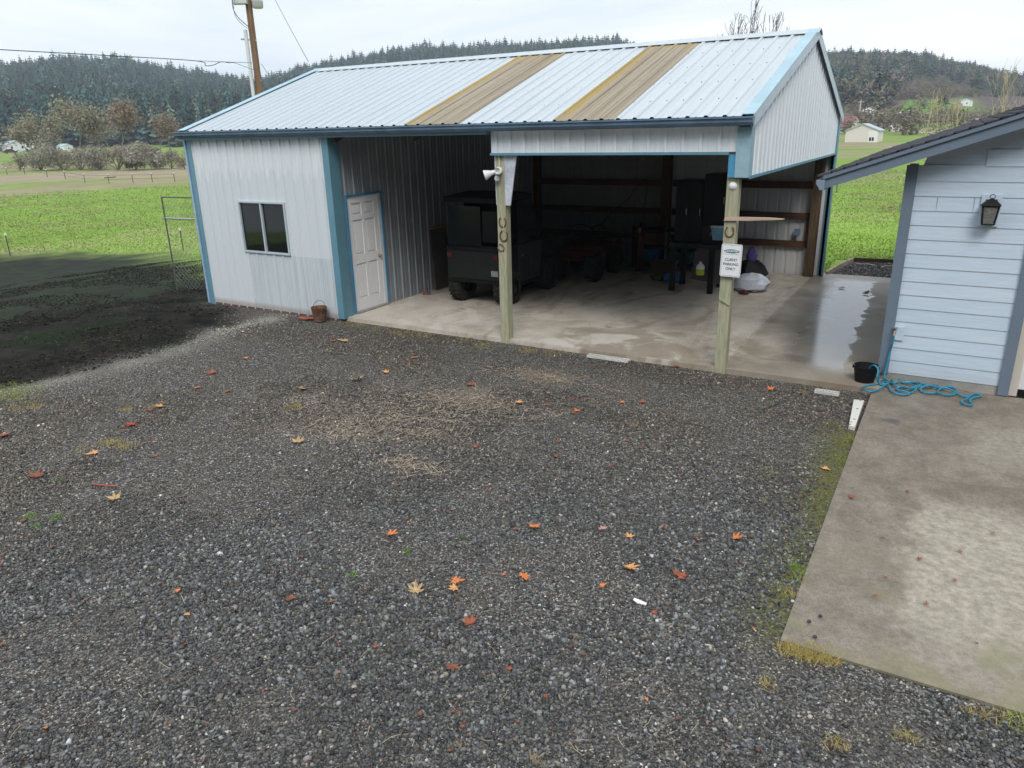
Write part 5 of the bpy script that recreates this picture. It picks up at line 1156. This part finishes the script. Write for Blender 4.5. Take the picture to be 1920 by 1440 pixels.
# chain link panel by the barn corner
p,d=hit(333,545);q=np.array([p[0]+2.9*math.cos(.12),p[1]+2.9*math.sin(.12),p[2]])
zt=at(333,368,d)[2];zm=at(333,408,d)[2]
kl=thing('chain_link_panel','tubular chain link panel standing behind the barn corner','fence panel',p)
tb=lambda a,b,r:MB().tube([a,b],r,8)
tb((p[0],p[1],p[2]),(p[0],p[1],zt),.016).tube([(p[0],p[1],zt),(q[0],q[1],zt)],.015,8).tube([(q[0],q[1],zt),(q[0],q[1],q[2])],.016,8).build('frame',plain('dull_tube',(.13,.12,.11),.5,.3),kl)
tb((p[0]-.06,p[1],zm),(q[0],q[1],zm),.02).build('mid_rail',MT['steel'],kl)
ms=MB();Lh=2.9;hh=zt-p[2]-.1
for k in range(-int(hh/.11),int(Lh/.11)+1):
    for s in(0,1):
        a0=max(0,-k*.11)if s==0 else max(0,-k*.11)
        u0=k*.11;v0=0.
        u1=u0+hh
        lo=max(0,-u0);hi=min(hh,Lh-u0)
        if hi-lo<.1:continue
        ua,ub=u0+lo,u0+hi
        za,zb2=(p[2]+.05+lo,p[2]+.05+hi) if s==0 else (p[2]+.05+hh-lo,p[2]+.05+hh-hi)
        f=lambda u:(p[0]+u*math.cos(.12),p[1]+u*math.sin(.12))
        ms.beam((*f(ua),za),(*f(ub),zb2),.003,.003)
ms.build('wire_mesh',plain('mesh_wire',(.22,.24,.23),.5,.4),kl)
# ================================================================ VEGETATION, NEAR AND FAR
def branchy(base,h,r0,spread,seed,levels=4,nch=(2,3),up=.55,bark=None,first=.3,name='bare_tree',label='',cat='tree',grp=None,clump=None,cn=0,cs=.2,lean=0,taper=.62):
    r=random.Random(seed);seg=[[] for _ in range(levels+1)];tips=[]
    def rec(p,d,l,rad,lv):
        pts=[p.copy()];rr=[rad];q=p.copy();n=3
        for i in range(n):
            d=(d+Vector((r.gauss(0,.10),r.gauss(0,.10),r.gauss(0,.05)+up*.10))).normalized();q=q+d*l/n;pts.append(q.copy());rr.append(rad*(1-(1-taper)*(i+1)/n))
        seg[lv].append((pts,rr));
        if lv>=levels-1:tips.append((q.copy(),d.copy()))
        if lv<levels:
            k=r.randint(*nch)
            for j in range(k):
                i=r.choice([2,3]) if j else 3
                a=r.random()*6.28;t_=Vector((math.cos(a),math.sin(a),0));nd=(d+t_*spread*r.uniform(.6,1.2)+Vector((0,0,up*.25))).normalized()
                rec(pts[i],nd,l*r.uniform(.58,.82),rr[i]*(.85 if j==0 else .6),lv+1)
    rec(Vector(base),Vector((lean,0,1)).normalized(),h*first,r0,0)
    zmax=max(p.z for s in seg for pts,_ in s for p in pts);k=h/max(.1,zmax-base[2]);B=Vector(base)
    sc_=lambda p:B+Vector(((p.x-B.x)*k,(p.y-B.y)*k,(p.z-B.z)*k))
    t_=thing(name,label,cat,base,grp)
    mb=MB()
    for lv in(0,1):
        for pts,rr in seg[lv]:mb.tube([sc_(p) for p in pts],rr,6,False)
    mb.build('trunk',bark,t_,True)
    V=[];T=[]
    for lv in range(2,levels+1):
        for pts,rr in seg[lv]:
            P=[sc_(p) for p in pts]
            for i in range(len(P)-1):
                a,b=P[i],P[i+1];d=(b-a)
                if d.length<1e-6:continue
                d.normalize();u=d.orthogonal().normalized();w_=d.cross(u);o=len(V)
                for q,rad in((a,rr[i]),(b,rr[i+1])):
                    for ang in(0,2.09,4.19):V.append(q+(u*math.cos(ang)+w_*math.sin(ang))*max(rad,h*.0009))
                for j in range(3):T.append((o+j,o+(j+1)%3,o+3+(j+1)%3));T.append((o+j,o+3+(j+1)%3,o+3+j))
    if V:
        cr_=npmesh('crown',np.array([tuple(v) for v in V]),np.array(T),bark,None,t_)
    if clump and tips:
        n=cn;TT=np.array([tuple(sc_(p)) for p,_ in tips]);idx=NR.integers(0,len(TT),n)
        c=TT[idx]+NR.normal(size=(n,3))*cs*h*.09;cl_leaves=[]
        v=c[:,None,:]+NR.normal(size=(n,3,3))*cs*h*.015
        npmesh('foliage',v.reshape(-1,3),np.arange(3*n).reshape(-1,3),clump,None,t_)
    return t_
def leafmat(name,c1,c2,sc_=1.2):
    t=NT(name);t.P(t.mix(t.ramp(t.noise(sc_,4,.7),.3,.7),c1,c2),.9,0,.1);return t.m
M_moss=leafmat('mossy_twigs',(.19,.175,.125),(.33,.31,.205),.8);M_grey=leafmat('lichen_twigs',(.18,.165,.13),(.36,.34,.27),1.)
M_brn=leafmat('brown_twigs',(.20,.155,.11),(.29,.235,.165),1.);M_bark=plain('grey_bark',(.16,.145,.115),.9);M_birch=plain('pale_birch_bark',(.50,.41,.25),.8,0,.25,3);M_dkb=plain('dark_bark',(.10,.095,.10),.9);M_olive=leafmat('olive_leaf',(.10,.12,.03),(.20,.20,.05))
def ht(px,pyb,pyt):
    p,d=hit(px,pyb);return p,at(px,pyt,d)[2]-p[2],d
for px,pyb,pyt,sp,n,m,lb,sd in((62,316,222,.75,2600,M_moss,'broad mossy leafless tree at the far left of the hedge',3),(168,316,202,.65,2600,M_moss,'tallest mossy open crowned tree above the hedge',5),(238,316,206,.55,2200,M_brn,'rusty topped leafless tree right of the tallest mossy one',7),(322,312,218,.5,1300,M_brn,'brown leafless tree beside the barn corner',9),(200,312,240,.7,1500,M_grey,'lower grey leafless tree between the taller hedge trees',12),(100,316,250,.6,900,M_moss,'small mossy tree in the gap left of the tallest one',15)):
    p,h,d=ht(px,pyb,pyt);branchy(p,h,h*.022,sp,sd,5,(2,3),.35,M_bark,.30,'hedge_tree',lb,'tree','leafless trees along the far hedge',m,int(n*1.6),1.05)
p,h,d=ht(303,312,228);branchy(p,h,h*.014,.35,21,3,(2,3),.8,plain('pink_birch',(.34,.22,.20),.8),.5,'birch_tree','slender pinkish birch at the right of the hedge','tree')
def shrub(px,pyb,pyt,wpx,label,m,n,seed,grp='hedge shrubs beyond the pasture'):
    n=int(n*2.2)
    r=np.random.default_rng(seed);p,h,d=ht(px,pyb,pyt);w_=wpx/F*d/2
    t_=thing('hedge_shrub',label,'shrub',p,grp);k=9
    cc=np.stack([r.normal(size=k)*w_*.5,r.normal(size=k)*w_*.45,r.uniform(.25,.72,k)*h],-1);cr_=r.uniform(.25,.42,k)*min(h,w_*1.2)
    i=r.integers(0,k,n);dv=r.normal(size=(n,3));dv/=np.linalg.norm(dv,axis=1)[:,None]
    c=cc[i]+dv*(cr_[i]*r.random(n)**.35)[:,None];c[:,2]=np.abs(c[:,2])
    v=(np.array(p)+c)[:,None,:]+r.normal(size=(n,3,3))*h*.020
    npmesh('foliage',v.reshape(-1,3),np.arange(3*n).reshape(-1,3),m,None,t_)
    mb=MB()
    for j in range(7):
        e=cc[j%k];mb.tube([p,Vector(p)+Vector(e)*.5+Vector((0,0,h*.1)),Vector(p)+Vector(e)],[h*.02,h*.014,h*.006],5)
    mb.build('stem',M_bark,t_)
M_lich=leafmat('lichen_hedge',(.12,.105,.085),(.42,.40,.32),1.3);M_brk=leafmat('bramble_hedge',(.11,.085,.07),(.30,.24,.19),1.3)
for a in((38,320,290,50,'low brown bramble at the left end of the hedge',M_brk,1200,1),(78,320,270,70,'grey green shrub left of the tall mossy tree',M_lich,2200,2),(118,319,268,60,'pale lichen shrub below the small mossy tree',M_lich,2200,3),(152,319,272,56,'dark brown shrub under the tallest hedge tree',M_brk,2000,4),(188,319,266,64,'wide lichen covered shrub right of the tallest tree',M_lich,2200,5),(222,319,264,58,'reddish bramble below the rusty topped tree',M_brk,2000,6),(256,319,262,60,'pale arching shrub right of the rusty topped tree',M_lich,2400,7),(294,318,262,66,'largest grey lichen shrub near the right hedge end',M_lich,2600,8),(322,316,280,40,'small brown shrub at the right hedge end',M_brk,1200,9),(347,318,290,30,'dark low shrub by the barn corner trim',M_brk,1000,10)):shrub(*a)
# birches behind the house roof and the tree behind the ridge
def birch(px,pyt,dist,sp,seed,label,lean=0,lv=5,bark=M_birch,r=.017,first=.34):
    b=at(px,300,dist);b[2]=float(H(b[0],b[1]));h=at(px,pyt,dist)[2]-b[2]
    return branchy(b,h,h*r,sp,seed,lv,(2,3),.9,bark,first,'bare_birch',label,'tree','bare birches behind the house',None,0,.35,lean)
birch(1832,112,46,.5,31,'tall pale birch standing highest above the house roof');birch(1790,160,44,.4,33,'thinner birch left of the tall pale one');birch(1888,150,40,.62,36,'leaning many stemmed birch at the right edge',.25,4)
birch(1745,196,60,.5,38,'smallest bare sapling left of the birches',0,3)
for px,lb,sd,pt in((1425,'bare tree top rising behind the barn ridge',41,-14),(1392,'slighter bare tree top left of the taller one behind the ridge',44,12)):
    b=at(px,300,34);b[2]=float(H(b[0],b[1]));h=at(px,pt,34)[2]-b[2];branchy(b,h,h*.016,.40,sd,6,(2,3),.8,M_dkb,.36,'bare_tree',lb,'tree')
# ================================================================ FAR BUILDINGS AND VEHICLES
def far_house(px,pyb,wpx,hpx,label,wall,roofm,rot=0.,rise=.45,dep=1.,name='far_house',dist=None,wins=2):
    p,d=hit(px,pyb)
    k=d/F;w_=wpx*k;h=hpx*k;a=math.atan2(-ray(px,pyb)[0],ray(px,pyb)[1])+rot
    t_=thing(name,label,'house' if 'house' in name else 'building',p);M=Matrix.Translation(p)@Matrix.Rotation(a,4,'Z');dd=w_*dep
    MB().prism([(-w_/2,-.8),(w_/2,-.8),(w_/2,h),(0,h+rise*w_/2),(-w_/2,h)],0,dd,'xz',M).build('wall',wall,t_)
    o_=w_*.04;rz_=rise*w_/2
    MB().prism([(-w_/2-o_,h-o_*rise),(0,h+rz_),(w_/2+o_,h-o_*rise),(w_/2+o_,h-o_*rise+.12),(0,h+rz_+.14),(-w_/2-o_,h-o_*rise+.12)],-o_,dd+o_,'xz',M).build('roof',roofm,t_)
    for i in range(wins):
        x=-w_*.28+i*w_*.56/max(1,wins-1) if wins>1 else 0
        MB().box((x-w_*.05,-.04,h*.38),(x+w_*.05,-.002,h*.72),M).build('window',MT['glass_dark'],t_)
    return t_,M,w_,h,dd
WH=plain('far_white_wall',(.72,.72,.71),.6,0,.04);CR=plain('cream_wall',(.64,.60,.53),.6,0,.05);GR=plain('grey_metal_roof',(.36,.42,.47),.5,0,.06);RD=plain('maroon_roof',(.21,.085,.085),.6,0,.1);BL=plain('pale_roof',(.52,.60,.66),.5,0,.05);TL=plain('teal_roof',(.2,.42,.40),.5);DKR=plain('dark_roof',(.12,.11,.11),.7);PK=plain('terracotta_roof',(.42,.24,.19),.7)
t_,M,w_,h,dd=far_house(1614,267,50,18,'cream gabled outbuilding with grey roof right of the barn',CR,GR,-.22,.40,.7,'far_barn',wins=0)
MB().box((w_*.20,-.06,-.3),(w_*.48,-.003,h*.98),M).build('white_panel',WH,t_);MB().box((w_*.24,-.09,.25),(w_*.30,-.061,.9),M).build('window',MT['glass_dark'],t_);MB().box((w_*.32,-.09,.25),(w_*.38,-.061,.9),M).build('window',MT['glass_dark'],t_)
far_house(1603,250,34,10,'maroon roofed building behind the cream outbuilding',CR,RD,.9,.9,1.1,'far_barn',wins=0)
far_house(1630,218,20,7,'white far house on the rise above the outbuilding',WH,WH,.3,.5,1.,'far_house');far_house(1694,221,34,3,'long low metal roofed barn on the far rise',plain('dim_wall',(.2,.18,.16),.8),BL,.2,.32,.5,'far_barn',wins=0)
far_house(1680,247,14,7,'cream far house with white roof beside bare trees',CR,WH,.4,.5,1.,'far_house',wins=1);far_house(1697,246,14,6,'pink roofed far house right of the cream one',CR,PK,-.3,.5,1.,'far_house',wins=1)
far_house(1812,199,16,7,'small teal roofed house at the top of the pasture',WH,TL,.3,.4,.8,'far_house',wins=1);far_house(1796,201,12,4,'low pale shed left of the teal roofed house',PK,PK,.2,.3,.7,'far_shed',wins=0)
far_house(34,284,28,10,'pale roofed house left of the parked trailers',WH,BL,.5,.35,1.,'far_house');far_house(4,284,20,9,'grey house cut by the left edge beyond the hedge',GR,GR,.3,.4,1.,'far_house');far_house(130,283,16,7,'white house seen through the hedge gap',WH,GR,.7,.4,1.,'far_house',wins=1)
far_house(250,263,22,5,'white far house low behind the rusty topped tree',WH,BL,.3,.3,.6,'far_house');far_house(330,262,14,3,'long pale roofed shed by the barn corner',CR,BL,.2,.25,.6,'far_shed',wins=0)
def far_car(px,py,wpx,label,m,name='parked_car',tall=.36):
    p,d=hit(px,py);w_=wpx*d/F;a=math.atan2(-ray(px,py)[0],ray(px,py)[1]);M=Matrix.Translation(p)@Matrix.Rotation(a+.2,4,'Z');h=w_*tall
    t_=thing(name,label,'trailer' if 'trailer' in name else 'car',p);q=w_/2
    if 'trailer' in name:MB().prism([(-q,h*.18),(q*.92,h*.18),(q,h*.5),(q*.9,h),(-q*.95,h),(-q,h*.8)],-w_*.18,w_*.18,'xz',M).build('body',m,t_)
    else:MB().prism([(-q,h*.22),(q,h*.22),(q,h*.52),(q*.6,h*.6),(q*.3,h),(-q*.5,h),(-q*.8,h*.6),(-q,h*.55)],-w_*.18,w_*.18,'xz',M).build('body',m,t_)
    MB().prism([(-q*.7,h*.62),(q*.5,h*.62),(q*.25,h*.92),(-q*.45,h*.92)],-w_*.185,-w_*.181,'xz',M).build('window',MT['glass_dark'],t_)
    for s in(-.6,.6):MB().lathe([(0,-.02),(h*.22,-.02),(h*.22,.2),(0,.2)],tuple(M@Vector((s*q,-w_*.185,h*.22))),12,M.to_3x3().to_4x4()@Matrix.Rotation(-PI/2,4,'X')).build('wheel',MT['rubber'],t_)
far_car(20,288,18,'red car parked on the grass beyond the hedge',MT['red']);far_car(34,287,11,'small white car beside the red one',WH)
far_car(56,282,14,'white trailer right of the pale roofed house',WH,'travel_trailer',.5);far_car(118,281,12,'white trailer left of the hedge gap house',WH,'travel_trailer',.42)
for px,py,w_,lb in((1717,250,9,'white vehicle left of the row on the far road'),(1728,250,8,'second white vehicle along the far road row'),(1743,250,8,'white vehicle beside the bare round tree'),(1768,249,12,'pale camper at the right end of the far road row'),(1750,252,7,'small white car low on the far road'),(1838,229,14,'white trailer seen between the birch stems')):far_car(px,py,w_,lb,WH,'travel_trailer' if w_>11 else 'parked_car',.42)
for px,pyb,pyt,sp,sd,lb in((1681,243,208,.7,51,'dark round leafless tree by the far metal roof'),(1712,246,212,.8,53,'wide leafless tree right of the far metal roof'),(1657,236,214,.6,55,'small leafless tree above the cream outbuilding')):
    p,h,d=ht(px,pyb,pyt);branchy(p,h,h*.03,sp,sd,4,(3,3),.3,plain('far_bark',(.09,.075,.075),.9),.3,'bare_tree',lb,'tree','leafless trees in the far valley',leafmat('far_twigs%d'%sd,(.10,.08,.08),(.17,.14,.13),.3),900,.8)
for px,pyb,pyt,wd,lb,sd in((1617,231,208,12,'golden green conifer beside the far pole',61),(1768,197,176,20,'dark conifer at the pasture edge on the hill',63)):
    p,h,d=ht(px,pyb,pyt);v,tr=conifer_variant(sd);k=wd/F*d/.5;t_=thing('conifer',lb,'tree',p)
    npmesh('crown',v*np.array([k,k,h])+p,tr,M_olive if sd==61 else leafmat('conifer_leaf',(.015,.035,.028),(.03,.055,.04)),None,t_);MB().tube([p,Vector(p)+Vector((0,0,h*.8))],[h*.03,h*.01],6).build('trunk',M_bark,t_)
for px,pyb,pyt,lb in((1609,232,188,'pale far utility pole above the maroon roof'),(1652,243,222,'thin far pole behind the cream outbuilding'),(333,262,225,'leaning white far pole by the barn corner'),(90,268,230,'far pole with crossarm among the hedge trees')):
    p,h,d=ht(px,pyb,pyt);t_=thing('far_pole',lb,'utility pole',p);w_=max(.12,2.2*d/F)
    MB().tube([p,Vector(p)+Vector((0,0,h))],[w_*.6,w_*.42],6).build('pole',plain('pale_far_pole',(.45,.42,.38),.8),t_)
    MB().beam(Vector(p)+Vector((-w_*2.2,0,h*.93)),Vector(p)+Vector((w_*2.2,0,h*.93)),w_*.5,w_*.5).build('crossarm',plain('pale_far_arm',(.4,.38,.35),.8),t_)
# ================================================================ LIGHT, SKY, CAMERA
w=bpy.data.worlds.new('World');sc.world=w;w.use_nodes=True;nt=w.node_tree;nt.nodes.clear()
def wn(ty,**k):
    n=nt.nodes.new('ShaderNode'+ty)
    for a,b in k.items():setattr(n,a,b)
    return n
SUN_EL,SUN_AZ=math.radians(48),math.radians(150)   # azimuth clockwise from +y
so=wn('OutputWorld');bg=wn('Background');nt.links.new(bg.outputs[0],so.inputs[0]);bg.inputs[1].default_value=.1
st=wn('TexSky',sky_type='NISHITA');st.sun_disc=False;st.sun_elevation=SUN_EL;st.sun_rotation=SUN_AZ
tc=wn('TexCoord');mp=wn('Mapping');mp.inputs['Scale'].default_value=(1.1,1.1,5.5);nt.links.new(tc.outputs['Generated'],mp.inputs[0])
ns=wn('TexNoise');ns.inputs['Scale'].default_value=1.5;ns.inputs['Detail'].default_value=5;ns.inputs['Roughness'].default_value=.5;ns.inputs['Distortion'].default_value=.5;nt.links.new(mp.outputs[0],ns.inputs['Vector'])
cr=wn('ValToRGB');cr.color_ramp.elements[0].position=.45;cr.color_ramp.elements[0].color=(.64,.715,.80,1);cr.color_ramp.elements[1].position=.68;cr.color_ramp.elements[1].color=(1.,1.,1.,1);nt.links.new(ns.outputs[0],cr.inputs[0])
sx=wn('SeparateXYZ');nt.links.new(tc.outputs['Generated'],sx.inputs[0])
mr=wn('MapRange');mr.inputs[1].default_value=0;mr.inputs[2].default_value=.7;mr.inputs[3].default_value=12.6;mr.inputs[4].default_value=17.0;nt.links.new(sx.outputs[2],mr.inputs[0])
vm=wn('VectorMath',operation='SCALE');nt.links.new(cr.outputs[0],vm.inputs[0]);nt.links.new(mr.outputs[0],vm.inputs['Scale'])
mx=wn('Mix',data_type='RGBA');mx.inputs[0].default_value=.9;nt.links.new(st.outputs[0],mx.inputs[6]);nt.links.new(vm.outputs[0],mx.inputs[7]);nt.links.new(mx.outputs[2],bg.inputs[0])
L=bpy.data.lights.new('sun','SUN');L.energy=1.9;L.angle=math.radians(24);L.color=(1,.97,.92)
lo=bpy.data.objects.new('sun',L);C.objects.link(lo)
sd_=Vector((math.sin(SUN_AZ)*math.cos(SUN_EL),math.cos(SUN_AZ)*math.cos(SUN_EL),math.sin(SUN_EL)))
lo.rotation_euler=sd_.to_track_quat('Z','Y').to_euler();lo.location=sd_*100
# haze
hz=MB().box((-1300,-60,-6),(700,1600,230)).build('haze',None);hz['kind']='stuff'
t=bpy.data.materials.new('haze_air');t.use_nodes=True;q=t.node_tree;q.nodes.clear();o_=q.nodes.new('ShaderNodeOutputMaterial');pv=q.nodes.new('ShaderNodeVolumePrincipled');pv.inputs['Color'].default_value=(.80,.90,1,1);pv.inputs['Density'].default_value=.00034;q.links.new(pv.outputs[0],o_.inputs['Volume']);hz.data.materials.append(t)
cd=bpy.data.cameras.new('camera');co=bpy.data.objects.new('camera',cd);C.objects.link(co)
cd.sensor_width=36;cd.lens=F*36/1920;cd.clip_end=5000;cd.clip_start=.05
co.location=CAM
fw=Vector((math.sin(YAW)*math.cos(PITCH),math.cos(YAW)*math.cos(PITCH),-math.sin(PITCH)))
rt0=Vector((math.cos(YAW),-math.sin(YAW),0));up0=rt0.cross(fw)
cr_,sr_=math.cos(ROLL),math.sin(ROLL)
rt1=rt0*cr_-up0*sr_;up1=up0*cr_+rt0*sr_
m=Matrix((rt1,up1,-fw)).transposed().to_4x4();co.matrix_world=Matrix.Translation(CAM)@m
sc.camera=co
vs=sc.view_settings;vs.view_transform='Standard';vs.look='None';vs.exposure=.1;vs.gamma=1
try: vs.use_curve_mapping=False
except Exception: pass
sc.cycles.use_denoising=True
try: sc.cycles.denoiser='OPENIMAGEDENOISE'
except Exception: pass
sc.cycles.max_bounces=8;sc.cycles.diffuse_bounces=2;sc.cycles.volume_bounces=0
